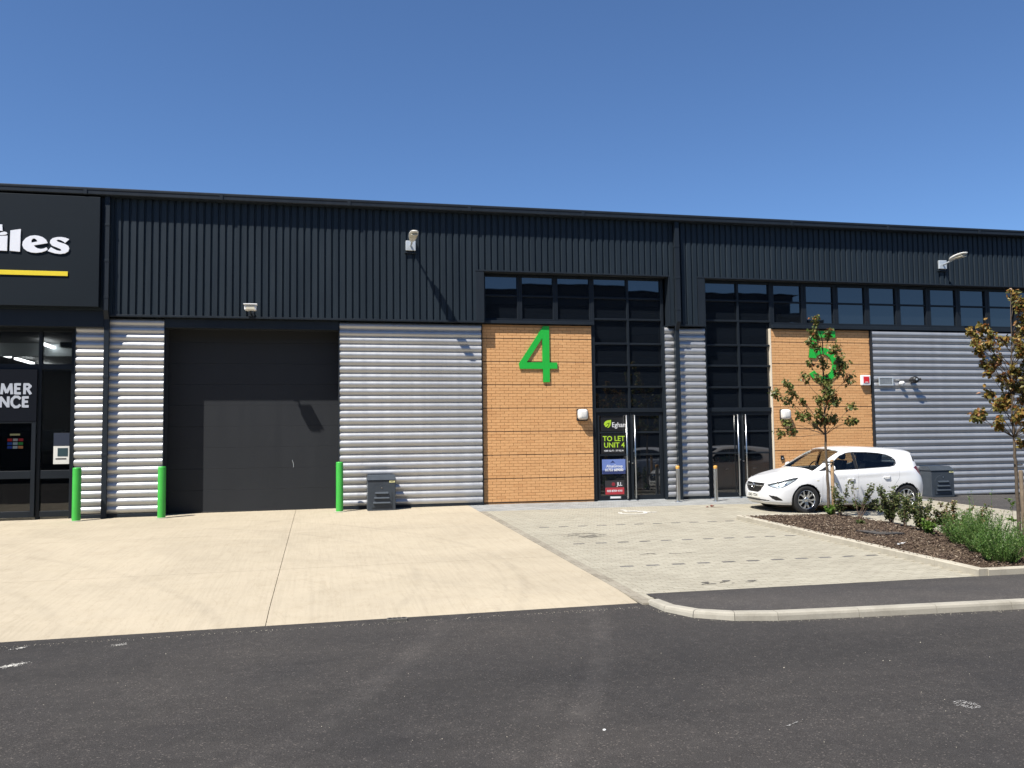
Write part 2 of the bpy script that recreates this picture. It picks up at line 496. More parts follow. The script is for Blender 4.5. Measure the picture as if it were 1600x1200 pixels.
M['asphalt_path'] = m_asphalt('path_asphalt', 0.052, (1.03, 0.965, 0.90))
M['asphalt_yard'] = m_asphalt('yard_asphalt', 0.060, (1.0, 0.95, 0.90))
M['concrete'] = m_concrete('yard_concrete', (0.420, 0.362, 0.266), 0.075, 0.5, 0.93)
M['kerb'] = m_concrete('kerb_concrete', (0.37, 0.345, 0.285), 0.0, 0.5, 0.72)
M['edging'] = m_concrete('edging_concrete', (0.43, 0.395, 0.315), 0.0, 0.5, 0.75)
M['blocks'] = m_blocks('light_block_paving', [(0, (0.325, 0.300, 0.236)), (0.5, (0.342, 0.317, 0.250)), (1, (0.360, 0.334, 0.264))])
M['blocks_grey'] = m_blocks('grey_block_paving', [(0, (0.235, 0.240, 0.230)), (0.5, (0.275, 0.280, 0.270)), (1, (0.32, 0.325, 0.315))])
M['block_dark'] = m_blocks('charcoal_block', [(0, (0.105, 0.100, 0.092)), (1, (0.15, 0.145, 0.132))])
M['block_edge'] = m_blocks('channel_block', [(0, (0.235, 0.210, 0.165)), (1, (0.30, 0.272, 0.215))])
M['sand'] = plain('jointing_sand', (0.285, 0.262, 0.208), 0.95, 0, 0.2, 20.0, 0.1)
M['earth'] = plain('earth', (0.09, 0.065, 0.045), 0.95, 0, 0.3, 6.0, 0.1)
M['mulch'] = m_blocks('bark_mulch', [(0, (0.035, 0.024, 0.018)), (0.4, (0.082, 0.057, 0.042)), (0.75, (0.145, 0.104, 0.075)), (0.95, (0.25, 0.19, 0.13)), (1, (0.42, 0.36, 0.28))])
M['line'] = plain('white_road_paint', (0.62, 0.60, 0.54), 0.8, 0, 0.15, 9.0)
M['line_worn'] = plain('worn_road_paint', (0.34, 0.33, 0.31), 0.85, 0, 0.2, 9.0)
M['bark'] = plain('young_bark', (0.105, 0.082, 0.060), 0.9, 0, 0.35, 22.0, 0.2, bmp=0.6, bscale=60)
M['stake'] = plain('pine_stake', (0.40, 0.27, 0.155), 0.85, 0, 0.18, 9.0, 0.2)
M['stake_grey'] = plain('weathered_stake', (0.20, 0.155, 0.11), 0.9, 0, 0.25, 14.0, 0.2)
M['leaf1'] = m_leaf('leaf_green_turning', [(0, (0.058, 0.090, 0.020)), (0.35, (0.109, 0.145, 0.035)), (0.6, (0.174, 0.196, 0.051)), (0.8, (0.246, 0.210, 0.065)), (0.93, (0.319, 0.160, 0.058)), (1, (0.362, 0.102, 0.043))])
M['leaf2'] = m_leaf('leaf_golden', [(0, (0.062, 0.069, 0.019)), (0.25, (0.131, 0.131, 0.031)), (0.5, (0.263, 0.206, 0.044)), (0.72, (0.338, 0.206, 0.050)), (0.88, (0.237, 0.106, 0.035)), (1, (0.450, 0.163, 0.044))])
M['leaf3'] = m_leaf('leaf_shrub', [(0, (0.049, 0.070, 0.024)), (0.5, (0.095, 0.128, 0.041)), (0.85, (0.155, 0.182, 0.065)), (1, (0.270, 0.230, 0.095))])
M['leaf3r'] = m_leaf('leaf_shrub_reddish', [(0, (0.054, 0.074, 0.024)), (0.4, (0.115, 0.142, 0.047)), (0.7, (0.189, 0.176, 0.068)), (0.9, (0.270, 0.121, 0.061)), (1, (0.405, 0.338, 0.216))])
M['leaf4'] = m_leaf('leaf_feathery', [(0, (0.043, 0.096, 0.020)), (0.5, (0.090, 0.181, 0.036)), (0.85, (0.152, 0.268, 0.065)), (1, (0.290, 0.348, 0.131))])
M['leaf5'] = m_leaf('leaf_bright', [(0, (0.09, 0.17, 0.03)), (1, (0.17, 0.28, 0.05))])
M['stem'] = plain('shrub_stem', (0.13, 0.085, 0.055), 0.85, 0, 0.25, 20.0)
M['carpaint'] = plain('white_car_paint', (0.74, 0.745, 0.75), 0.32, 0, 0.01, 1.0, 0.5, coat=0.8)
M['rubber'] = plain('tyre_rubber', (0.016, 0.016, 0.017), 0.75, 0, 0.15, 20.0)
M['alloy'] = plain('alloy_wheel', (0.62, 0.63, 0.64), 0.25, 0.9, 0.03)
M['chrome'] = plain('chrome', (0.85, 0.86, 0.87), 0.08, 1.0, 0.01)
M['lamp_chrome'] = plain('lamp_reflector', (0.74, 0.76, 0.79), 0.25, 0.6, 0.15, 14.0)
M['taillight'] = plain('tail_lamp_red', (0.16, 0.008, 0.012), 0.12, 0, 0.1, 10.0, 0.6, coat=0.8)
M['seat'] = plain('seat_cloth', (0.022, 0.023, 0.026), 0.85)
M['plate'] = plain('number_plate', (0.74, 0.74, 0.68), 0.4, 0, 0.02)
M['opp'] = streaky('opposite_cladding', (0.035, 0.038, 0.042), 0.6, 0.0, 0.1)
M['opp_band'] = streaky('opposite_cladding_band', (0.055, 0.060, 0.066), 0.6, 0.0, 0.1)
M['interior'] = plain('shop_interior', (0.15, 0.15, 0.15), 0.8)
M['tube'] = m_emit('shop_strip_light', (1.0, 0.98, 0.94), 14.0)

# ================================================================== THE SETTING: ground
def cuts(a, b, step, extra=()):
    n = max(1, int(math.ceil((b - a) / step)))
    s = {round(a + (b - a) * i / n, 4) for i in range(n + 1)} | {e for e in extra if a < e < b}
    return sorted(s)

def sheet(name, x0, x1, y0, y1, dz, mat, step=1.0, parent=None, skirt=0.0, hf=None):
    xs = cuts(x0, x1, step, (-9.0, 4.0, 9.5, 24.0)); ys = cuts(y0, y1, step, (0.0,))
    hf = hf or (lambda x, y: gz(x, y))
    mb = MB()
    vs = [(x, y, hf(x, y) + dz) for y in ys for x in xs]
    nx = len(xs)
    fs = [(j * nx + i, j * nx + i + 1, (j + 1) * nx + i + 1, (j + 1) * nx + i) for j in range(len(ys) - 1) for i in range(nx - 1)]
    mb.add(vs, fs)
    if skirt:
        ring = [(x, y0) for x in xs] + [(x1, y) for y in ys[1:]] + [(x, y1) for x in xs[::-1][1:]] + [(x0, y) for y in ys[::-1][1:-1]]
        n = len(ring)
        vs = [(x, y, hf(x, y) + dz) for x, y in ring] + [(x, y, hf(x, y) + dz - skirt) for x, y in ring]
        mb.add(vs, [(i, n + i, n + (i + 1) % n, (i + 1) % n) for i in range(n)])
    return mb.build(name, mat, parent)

g = MB(); g.add([(-400, -400, -0.72), (400, -400, -0.72), (400, 400, -0.72), (-400, 400, -0.72)], [(0, 1, 2, 3)])
structure(g.build('ground', M['asphalt_yard']))

def road_h(x, y):
    z = -0.34 - 0.006 * max(0.0, 4.0 - max(x, -9.0)) - 0.012 * max(0.0, min(x, 24.0) - 9.5)
    return z + 0.012 * math.sin((y + 16) * 0.35)
road = structure(sheet('road', -70, 70, -70, -12.0, 0.0, M['asphalt'], 2.0, hf=lambda x, y: road_h(x, y) if y > -30 else road_h(x, -30)))

# concrete yard: cast bays with sawn joints
apron = structure(sheet('concrete_apron', -24, 3.66, -12.22, 0.95, -0.045, M['sand'], 1.0))
JX = [-24, -17.5, -12.2, -6.6, -0.565, 3.67]; JY = [-12.25, -8.55, -4.3, 0.95]
for i in range(len(JX) - 1):
    for j in range(len(JY) - 1):
        sheet('concrete_slab', JX[i] + 0.004, JX[i + 1] - 0.004, JY[j] + (0.004 if j else 0), JY[j + 1] - 0.004, 0.0, M['concrete'], 1.0, apron, skirt=0.12)

# block paved bays: every block a chamfered piece on a bed of sand
def paving(name, mat, x0, x1, y0, y1, lx=0.2, ly=0.1, skip=None, dz=0.0, parent=None, stagger=True):
    mb = MB(); j = 0; y = y0
    rnd = random.Random(int(abs(x0 * 91 + y0 * 37)))
    while y < y1 - 1e-4:
        yy = min(y + ly, y1); x = x0 - (lx / 2 if (j % 2 and stagger) else 0)
        while x < x1 - 1e-4:
            a = max(x, x0); b = min(x + lx, x1)
            if b - a > 0.03 and not (skip and skip((a + b) / 2, (y + yy) / 2)):
                g_ = 0.0018; c = 0.0045; t = dz + rnd.uniform(-0.0016, 0.0016); tx = rnd.uniform(-0.001, 0.001); ty = rnd.uniform(-0.0008, 0.0008)
                X0, X1, Y0, Y1 = a + g_, b - g_, y + g_, yy - g_
                h = lambda px, py: gz(px, py) + t
                vs = [(X0 + c, Y0 + c, h(X0, Y0) - tx - ty), (X1 - c, Y0 + c, h(X1, Y0) + tx - ty), (X1 - c, Y1 - c, h(X1, Y1) + tx + ty), (X0 + c, Y1 - c, h(X0, Y1) - tx + ty),
                      (X0, Y0, h(X0, Y0) - 0.02), (X1, Y0, h(X1, Y0) - 0.02), (X1, Y1, h(X1, Y1) - 0.02), (X0, Y1, h(X0, Y1) - 0.02)]
                mb.add(vs, [(0, 1, 2, 3), (4, 5, 1, 0), (5, 6, 2, 1), (6, 7, 3, 2), (7, 4, 0, 3)])
            x += lx
        y += ly; j += 1
    o = mb.build(name, mat, parent); o['kind'] = 'stuff'
    return o

bays = structure(sheet('parking_bays', 3.67, 15.95, -11.9, 0.3, -0.014, M['sand'], 1.0))
ROWS = [-9.8, -7.4, -5.0]
BED = (8.64, 11.06, -11.71, -4.72)
def in_bed(x, y):
    return BED[0] < x < BED[1] and BED[2] - 0.2 < y < BED[3]
def dark_spot(x, y):
    if in_bed(x, y): return False
    for r in ROWS:
        if r <= y < r + 0.1:
            k = (x - 3.87) / 0.2
            return x > 4.07 and int(math.floor(k + 1e-6)) % 2 == 0
    return False
def skip_block(x, y):
    return in_bed(x, y) or dark_spot(x, y)
# rows are laid from a multiple of the module so that the dark marker blocks drop into the bond
paving('paving_block', M['blocks'], 3.97, 15.95, -11.7, -1.6, skip=skip_block, parent=bays)
paving('channel_block', M['block_edge'], 3.67, 3.82, -12.2, -1.6, lx=0.15, ly=0.2, parent=bays)
paving('edging_block', M['blocks'], 3.82, 3.97, -12.2, -1.6, lx=0.15, ly=0.1, parent=bays)
paving('paving_block_grey', M['blocks_grey'], 3.67, 15.95, -1.6, 0.3, parent=bays)
dk = MB().bbox(-0.0975, 0.0975, -0.0475, 0.0475, -0.02, 0.0005, 0.005)
dk0 = dk.build('marker_block', M['block_dark']); first = True
for r in ROWS:
    k = 0
    while 4.27 + 0.4 * k + 0.1 < 15.9:
        x = 4.27 + 0.4 * k + 0.1; y = r + 0.05; k += 1
        if in_bed(x, y): continue
        o = dk0 if first else dk0.copy()
        if not first: col.objects.link(o)
        first = False
        o.location = (x, y, gz(x, y)); o.rotation_euler = (math.atan(0.025), math.atan(0.012) if x > 9.5 else 0, 0)
        o.parent = bays

# kerbs, footpath and yard surfaces
yard = structure(sheet('asphalt_yard', 15.96, 70, -11.9, 0.25, -0.006, M['asphalt_yard'], 1.5))
KERB = [(3.74, -12.16), (3.735, -12.45), (3.77, -12.72), (3.86, -12.95), (4.02, -13.15), (4.25, -13.30), (4.58, -13.41), (5.0, -13.46), (5.9, -13.51), (6.8, -13.555), (7.7, -13.60),
        (8.6, -13.65), (9.5, -13.70), (10.4, -13.76), (11.3, -13.82), (13, -13.93), (15, -14.06), (18, -14.26), (22, -14.52), (28, -14.9), (36, -15.4), (50, -16.3)]
def path_h(x, y):
    return gz(x, -11.7) + 0.004 + (-11.7 - y) / 1.8 * 0.038
pm = MB()
back = [(3.98, -11.71), (3.99, -11.85), (4.02, -12.0), (4.05, -12.15)]
# footpath polygon as strips between the far edge and the kerb's back edge
kin = []
for i, p in enumerate(KERB):
    a = Vector(KERB[max(i - 1, 0)]); b = Vector(KERB[min(i + 1, len(KERB) - 1)]); d = (b - a).normalized(); n = Vector((-d.y, d.x))
    kin.append((Vector(p) + n * 0.145, Vector(p), n))
rows = []
for (q, p, n) in kin:
    qx, qy = q.x, q.y
    fx = max(3.9, qx)
    rows.append([(qx + (fx - qx) * t, qy + (-11.71 - qy) * t) for t in (0, 0.25, 0.5, 0.75, 1.0)])
vs = [(x, y, path_h(x, y) - 0.004) for r_ in rows for x, y in r_]
pm.add(vs, [(i * 5 + j, (i + 1) * 5 + j, (i + 1) * 5 + j + 1, i * 5 + j + 1) for i in range(len(rows) - 1) for j in range(4)])
structure(pm.build('footpath', M['asphalt_path']))

kerb = bpy.data.objects.new('kerb', None); col.objects.link(kerb); structure(kerb)
def kerb_stone(p0, p1, n0, n1):
    mb = MB(); prof = []
    for (p, n) in ((p0, n0), (p1, n1)):
        top = path_h(p.x, p.y) + 0.006; rz = road_h(p.x, p.y) - 0.05
        h = top - rz
        pts = [(0.0, rz), (0.012, top - 0.035), (0.022, top - 0.012), (0.045, top), (0.143, top), (0.143, rz)]
        prof.append([(p.x + n.x * a, p.y + n.y * a, z) for a, z in pts])
    k = len(prof[0])
    mb.add(prof[0] + prof[1], [(i, i + 1, k + i + 1, k + i) for i in range(k - 1)] + [tuple(range(k))[::-1], tuple(range(k, 2 * k))])
    return recalc(mb.build('kerb_stone', M['kerb'], kerb))
# resample the kerb line into stones of 0.3 m in the curve and 0.915 m on the straight
def along(poly, d):
    acc = 0
    for a, b in zip(poly, poly[1:]):
        a = Vector(a); b = Vector(b); l = (b - a).length
        if acc + l >= d: return a + (b - a) * ((d - acc) / l), (b - a).normalized()
        acc += l
    return Vector(poly[-1]), (Vector(poly[-1]) - Vector(poly[-2])).normalized()
d = 0.0; step = 0.457
while d < 45:
    L = 0.457 if d < 1.8 else 0.915
    a, ta = along(KERB, d + 0.003); b, tb = along(KERB, d + L - 0.003)
    kerb_stone(a, b, Vector((-ta.y, ta.x)), Vector((-tb.y, tb.x)))
    d += L

edge = bpy.data.objects.new('bed_edging', None); col.objects.link(edge); structure(edge)
def edging(x0, y0, x1, y1, w, h, n):
    for i in range(n):
        t0, t1 = i / n, (i + 1) / n
        a = Vector((x0 + (x1 - x0) * t0, y0 + (y1 - y0) * t0)); b = Vector((x0 + (x1 - x0) * t1, y0 + (y1 - y0) * t1))
        dd = (b - a).normalized(); nn = Vector((-dd.y, dd.x)); a = a + dd * 0.003; b = b - dd * 0.003
        prof = []
        for p in (a, b):
            z = gz(p.x, p.y)
            prof.append([(p.x + nn.x * q, p.y + nn.y * q, z + hh) for q, hh in ((0, -0.1), (0, h - 0.012), (0.012, h), (w - 0.012, h), (w, h - 0.012), (w, -0.1))])
        mb = MB(); k = 6
        mb.add(prof[0] + prof[1], [(i_, (i_ + 1) % k, k + (i_ + 1) % k, k + i_) for i_ in range(k)] + [tuple(range(k))[::-1], tuple(range(k, 2 * k))])
        recalc(mb.build('edging_stone', M['edging'], edge))
KH = 0.09
edging(8.78, -11.70, 8.78, -4.72, 0.14, KH, 8)
edging(8.782, -4.86, 10.918, -4.86, 0.14, KH - 0.002, 3)
edging(8.782, -11.715, 10.918, -11.715, 0.14, KH - 0.002, 3)
edging(11.06, -11.70, 11.06, -4.72, 0.14, KH, 8)

def bed_h(x, y):
    u = min(max((x - 8.78) / 2.14, 0), 1); v = min(max((y + 11.70) / 6.84, 0), 1)
    return gz(x, y) + KH - 0.022 + 0.075 * (math.sin(math.pi * u) * math.sin(math.pi * v)) ** 0.6 + 0.012 * math.sin(x * 9) * math.sin(y * 7)
structure(sheet('planting_bed', 8.77, 10.93, -11.60, -4.85, -0.012, M['earth'], 0.12, hf=bed_h))
mb = MB(); rnd = random.Random(3)
for i in range(15000):
    x = rnd.uniform(8.77, 10.93); y = rnd.uniform(-11.585, -4.85)
    if i % 50 == 0: x = rnd.choice([rnd.uniform(8.66, 8.8), rnd.uniform(10.92, 11.04)])
    z = bed_h(x, y) + rnd.uniform(-0.004, 0.016)
    if x < 8.78 or x > 10.92: z = gz(x, y) + KH + 0.003
    if math.sin(x * 3.1 + 1.3 * math.sin(y * 1.7)) * math.sin(y * 2.3 + x) > 0.72 and rnd.random() < 0.6: continue
    L = rnd.uniform(0.018, 0.075); w = rnd.uniform(0.006, 0.02); t = rnd.uniform(0.003, 0.009)
    Mx = Matrix.Translation((x, y, z)) @ Matrix.Rotation(rnd.uniform(0, 6.28), 4, 'Z') @ Matrix.Rotation(rnd.gauss(0, 0.35), 4, 'Y') @ Matrix.Rotation(rnd.gauss(0, 0.35), 4, 'X')
    vs = [Mx @ Vector(p) for p in ((-L / 2, -w / 2, 0), (L / 2, -w * 0.3, 0), (L * 0.4, w / 2, 0), (-L * 0.45, w * 0.4, 0), (0, 0, t), (0.1 * L, 0, -t))]
    mb.add(vs, [(0, 1, 4), (1, 2, 4), (2, 3, 4), (3, 0, 4), (1, 0, 5), (2, 1, 5), (3, 2, 5), (0, 3, 5)])
tag(mb.build('bark_mulch', M['mulch']), 'brown chipped bark mulch covering the planting bed', 'mulch', kind='stuff')

# ================================================================== THE TERRACE OF UNITS
YD, YS, YG = -0.23, -0.076, 0.085        # faces of the dark sheet, the silver sheet, the glass
ZD = 4.66                              # lower edge of the dark sheet
ZT = 7.46                              # underside of the gutter

shop = thing('retail_unit', (-9.0, 0, 0), 'retail unit with a big dark sign board and glazed shopfront at the left edge', 'building')
unit4 = thing('warehouse_unit', (2.2, 0, 0), 'warehouse unit with roller door and green number 4 on its brick panel', 'building', 'warehouse units of the terrace')
unit5 = thing('warehouse_unit', (17.0, 0, 0), 'warehouse unit with green number 5 and a long strip of upper windows', 'building', 'warehouse units of the terrace')

def ribbed(parent, x0, x1, z0, z1, y=YD, pitch=1 / 6.0, name='ribbed_cladding'):
    """vertical trapezoidal sheet; crests stand out towards the camera"""
    mb = MB(); pts = []
    dpt = 0.034
    k = math.floor(x0 / pitch) - 1
    while k * pitch < x1 + pitch:
        b = k * pitch
        pts += [(b + 0.000, y), (b + 0.104, y), (b + 0.122, y + dpt), (b + 0.149, y + dpt)]
        k += 1
    def at(x):
        for (xa, ya), (xb, yb) in zip(pts, pts[1:]):
            if xa <= x <= xb: return ya + (yb - ya) * (x - xa) / (xb - xa)
    line = [(x0, at(x0))] + [p for p in pts if x0 < p[0] < x1] + [(x1, at(x1))]
    n = len(line)
    mb.add([(x, yy, z0) for x, yy in line] + [(x, yy, z1) for x, yy in line], [(i, i + 1, n + i + 1, n + i) for i in range(n - 1)])
    return mb.build(name, M['anthracite'], parent)

def halfround(parent, x0, x1, z0, z1, y=YS, pitch=0.1825, phase=0.215, depth=0.062, name='corrugated_cladding', ends=True):
    """silver sheet of half-round ribs running along the wall"""
    prof = []
    k = math.floor((z0 - phase) / pitch)
    while phase + k * pitch < z1:
        b = phase + k * pitch
        for i in range(13):
            t = i / 13.0
            if t < 0.045: dy = 0.0
            else:
                s_ = (t - 0.045) / 0.955
                dy = -depth * math.sin(math.pi * s_) ** 0.62
            prof.append((y + dy + depth * 0.5, b + t * pitch))
        k += 1
    prof = [(yy, z) for yy, z in prof if z0 <= z <= z1]
    mb = MB(); n = len(prof)
    xs = cuts(x0, x1, 1.0)
    vs = [(x, yy, z) for x in xs for yy, z in prof]
    mb.add(vs, [(i * n + j, (i + 1) * n + j, (i + 1) * n + j + 1, i * n + j + 1) for i in range(len(xs) - 1) for j in range(n - 1)])
    o = mb.build(name, M['silver'], parent, smooth=True)
    return recalc(o)

def part_box(name, mat, parent, x0, x1, y0, y1, z0, z1, b=0.004):
    return MB().bbox(x0, x1, y0, y1, z0, z1, b).build(name, mat, parent)

# --- back walls, floor edges and roof of each unit
for u, a, b in ((shop, -24.0, -4.845), (unit4, -4.84, 9.335), (unit5, 9.34, 46.0)):
    mb = MB()
    mb.add([(a, -0.20, 7.52), (b, -0.20, 7.52), (b, 14.0, 9.1), (a, 14.0, 9.1), (a, 28.5, 7.52), (b, 28.5, 7.52)], [(0, 1, 2, 3), (3, 2, 5, 4)])
    mb.build('roof', M['trim'], u)
    mb = MB(); mb.box(a, b, 28.0, 28.4, -0.5, 7.5)
    if u is shop: mb.box(a, a + 0.3, 0, 28.4, -0.5, 7.5)
    if u is unit5: mb.box(b - 0.3, b, 0, 28.4, -0.5, 7.5)
    mb.build('rear_wall', M['anthracite'], u)
# party walls stand between the units
for u, x in ((unit4, -4.845), (unit4, 9.335)):
    part_box('party_wall', M['soffit'], u, x - 0.1, x + 0.1, 0.2, 27.9, -0.4, 7.4)

def gutter(u, a, b):
    """boundary gutter: folded sheet with a rolled front lip"""
    y = -0.45
    prof = [(-0.18, 7.60), (y + 0.10, 7.60), (y + 0.02, 7.59), (y, 7.57), (y, 7.535), (y + 0.012, 7.52), (y + 0.012, 7.44), (y + 0.03, 7.425), (y + 0.06, 7.42), (YD + 0.05, 7.42)]
    mb = MB(); mb.extr_x(prof, a, b)
    x = math.ceil(a / 3.0) * 3.0 + 0.7
    while x < b - 0.1:
        mb.bbox(x - 0.04, x + 0.04, y - 0.004, y + 0.01, 7.428, 7.575, 0.003); x += 3.0
    recalc(mb.build('gutter', M['trim'], u))
gutter(shop, -24, -4.85); gutter(unit4, -4.85, 9.335); gutter(unit5, 9.335, 46)

def downpipe(u, x, w, pts):
    mb = MB()
    for (y0, z0), (y1, z1) in zip(pts, pts[1:]):
        vs = []
        for y, z in ((y0, z0), (y1, z1)):
            vs += [(x - w / 2, y - w / 2, z), (x + w / 2, y - w / 2, z), (x + w / 2, y + w / 2, z), (x - w / 2, y + w / 2, z)]
        mb.add(vs, [(0, 1, 5, 4), (1, 2, 6, 5), (2, 3, 7, 6), (3, 0, 4, 7)])
    for z in (6.75, 5.9, 5.05, 3.2, 1.4):
        y = next((a[0] for a, b in zip(pts, pts[1:]) if b[1] <= z <= a[1]), pts[-1][0])
        mb.bbox(x - w / 2 - 0.008, x + w / 2 + 0.008, y - w / 2 - 0.006, y + w / 2 + 0.05, z - 0.03, z + 0.03, 0.003)
    return mb.build('downpipe', M['trim'], u)
downpipe(unit4, -4.84, 0.105, [(-0.30, 7.43), (-0.30, 4.74), (-0.185, 4.54), (-0.185, -0.1)])
downpipe(unit5, 9.335, 0.115, [(-0.305, 7.43), (-0.305, 4.72), (-0.175, 4.50), (-0.175, -0.05)])

# --- unit 4: dark ribbed sheet and its flashings
ribbed(unit4, -4.80, 3.90, ZD, ZT); ribbed(unit4, 3.90, 9.28, 5.97, ZT); ribbed(unit4, 9.13, 9.28, ZD, 5.97)
part_box('drip_flashing', M['trim'], unit4, -4.80, 4.09, YD - 0.012, YD + 0.25, ZD - 0.045, ZD + 0.004)
part_box('jamb_flashing', M['trim'], unit4, 3.885, 4.095, YD - 0.006, YG + 0.02, ZD + 0.006, 5.935)
part_box('head_flashing', M['trim'], unit4, 3.87, 9.145, YD - 0.012, YD + 0.06, 5.937, 5.975)
part_box('soffit', M['soffit'], unit4, 4.097, 9.118, YD + 0.062, YG + 0.05, 5.94, 5.99)
part_box('jamb_flashing', M['trim'], unit4, 9.12, 9.16, YD - 0.004, YG + 0.02, ZD + 0.006, 5.935)
part_box('drip_flashing', M['trim'], unit4, 9.10, 9.335, YD - 0.012, YD + 0.25, ZD - 0.045, ZD + 0.004)

# silver sheets with a folded edge at every end and a dark base angle
def silver(u, x0, x1, zb=0.07, zt=4.60):
    halfround(u, x0, x1, zb + gz((x0 + x1) / 2, 0), zt)
    for a in (x0 - 0.022, x1 + 0.002):
        part_box('edge_trim', M['trim'], u, a, a + 0.02, YS - 0.028, 0.06, -0.06, zt + 0.01)
    part_box('base_trim', M['trim'], u, x0 - 0.02, x1 + 0.02, YS - 0.01, 0.07, -0.1, zb + gz((x0 + x1) / 2, 0) + 0.01)
silver(unit4, -3.60 - 1.92, -3.60); silver(unit4, 0.48, 4.03); silver(unit4, 9.02, 10.19)
silver(unit5, 15.285, 46.0)

# roller door, one metre back in its opening
DX0, DX1, DY, DZ = -3.575, 0.455, 0.475, 4.40
mb = MB(); nz = 9; z = gz(-1.5, 0.6) + 0.02
H = (4.62 - z) / nz
door = MB().box(DX0 - 0.2, DX1 + 0.2, DY + 0.10, DY + 0.13, -0.1, 4.7).build('roller_door', M['roller'], unit4)
for i in range(nz):
    p = MB().bbox(DX0, DX1, DY, DY + 0.06, z + i * H + 0.0012, z + (i + 1) * H - 0.0012, 0.002)
    p.build('door_panel', M['roller'], door)
MB().bbox(DX0 + 0.02, DX1 - 0.02, DY - 0.012, DY + 0.03, z - 0.035, z + 0.004, 0.004).build('rubber_seal', M['black'], door)
MB().tube([(-0.66, DY - 0.003, 1.20), (-0.63, DY - 0.003, 1.10), (-0.63, DY - 0.003, 1.02)], 0.006, 5).build('scuff_mark', M['galv'], door)
part_box('door_jamb', M['soffit'], unit4, DX0 - 0.03, DX0 - 0.004, 0.062, DY + 0.08, -0.1, 4.64)
part_box('door_jamb', M['soffit'], unit4, DX1 + 0.004, DX1 + 0.03, 0.062, DY + 0.08, -0.1, 4.64)
part_box('door_lintel', M['trim'], unit4, DX0 - 0.002, DX1 + 0.002, -0.12, 0.02, 4.385, 4.61)
part_box('door_soffit', M['soffit'], unit4, DX0 - 0.002, DX1 + 0.002, 0.024, DY + 0.08, 4.42, 4.47)

# brick panels: courses of 75 mm in bands of eight, a recessed joint between bands
brick_me = MB().bbox(-0.1075, 0.1075, -0.009, 0.03, -0.0325, 0.0325, 0.003)
brick_o = brick_me.build('brick', M['brick']); brick_full = brick_o.data
bpy.data.objects.remove(brick_o)
_half = MB().bbox(-0.051, 0.051, -0.012, 0.03, -0.0325, 0.0325, 0.003).build('brick', M['brick']); brick_half = _half.data
bpy.data.objects.remove(_half)
def brick_panel(u, x0, x1, ztop):
    w = MB(); w.box(x0, x1, 0.0, 0.12, -0.1, ztop)
    wall = w.build('brick_panel', M['mortar'], u)
    rnd = random.Random(int(x0 * 10)); count = 0; rest = MB()
    joints = [0.04 + 0.6 * k for k in range(8)]
    n_unit = 0.225; L = x1 - x0
    order = []
    for bnd in range(8):
        for c in range(8):
            zc = joints[bnd] + 0.016 + 0.0733 * c + 0.0325
            if zc + 0.034 > ztop: break
            off = 0.1125 if (c + bnd) % 2 else 0.0
            x = x0 + 0.004 - off
            while x < x1 - 0.02:
                a = max(x, x0 + 0.003); b = min(x + 0.215, x1 - 0.003)
                if b - a > 0.03: order.append((abs(zc - 1.6), a, b, zc))
                x += n_unit
    order.sort()
    for _, a, b, zc in order:
        yj = rnd.uniform(-0.0016, 0.0014); zj = rnd.uniform(-0.001, 0.001)
        l = b - a
        if l > 0.2 and count < 296:
            o = bpy.data.objects.new('brick', brick_full); col.objects.link(o)
            o.location = ((a + b) / 2, yj, zc + zj); o.parent = wall; count += 1
            o.rotation_euler = (rnd.gauss(0, 0.004), 0, rnd.gauss(0, 0.006))
            # location is kept in world terms: the wall mesh itself stands at the origin
        else:
            rest.bbox(a, b, -0.009 + yj, 0.03, zc - 0.0325 + zj, zc + 0.0325 + zj, 0.003)
    for zj in joints:
        MB().box(x0 + 0.001, x1 - 0.001, -0.004, 0.02, zj - 0.013, zj + 0.014).build('movement_joint', M['joint'], wall)
    o = rest.build('brick', M['brick']); o.parent = wall; o['kind'] = 'stuff'
    return wall
brick_panel(unit4, 4.075, 7.0, 4.60)
brick_panel(unit5, 12.2, 15.255, 4.60)
part_box('sill', M['trim'], unit4, 4.10, 7.05, -0.10, 0.10, 4.625, 4.70)
part_box('sill', M['trim'], unit5, 12.21, 46.0, -0.10, 0.10, 4.625, 4.72)

# windows: frame with panes
def window(u, x0, x1, z0, z1, trans, fr=0.055, y=YG):
    f = MB()
    f.bbox(x0, x0 + fr, y - 0.06, y + 0.03, z0, z1); f.bbox(x1 - fr, x1, y - 0.06, y + 0.03, z0, z1)
    f.bbox(x0 + fr - 0.002, x1 - fr + 0.002, y - 0.055, y + 0.03, z0, z0 + fr); f.bbox(x0 + fr - 0.002, x1 - fr + 0.002, y - 0.055, y + 0.03, z1 - fr, z1)
    for t in trans: f.bbox(x0 + fr - 0.002, x1 - fr + 0.002, y - 0.045, y + 0.03, t - 0.022, t + 0.022)
    w = f.build('window', M['frame'], u)
    zs = [z0 + fr] + sorted(trans) + [z1 - fr]
    for a, b in zip(zs, zs[1:]):
        pane(w, x0 + fr, x1 - fr, a, b, y)
    return w
_rp = random.Random(11)
def pane(parent, x0, x1, z0, z1, y, mat=None, name='pane'):
    """each pane is tilted by a hair, as glazing is"""
    ty = _rp.uniform(-0.0009, 0.0009); tx = _rp.uniform(-0.0009, 0.0009)
    mb = MB()
    c = [(x0, y - tx - ty, z0), (x1, y + tx - ty, z0), (x1, y + tx + ty, z1), (x0, y - tx + ty, z1)]
    mb.add(c + [(p[0], p[1] + 0.012, p[2]) for p in c], [(0, 1, 2, 3), (7, 6, 5, 4), (0, 4, 5, 1), (1, 5, 6, 2), (2, 6, 7, 3), (3, 7, 4, 0)])
    return recalc(mb.build(name, mat or M['glass'], parent))

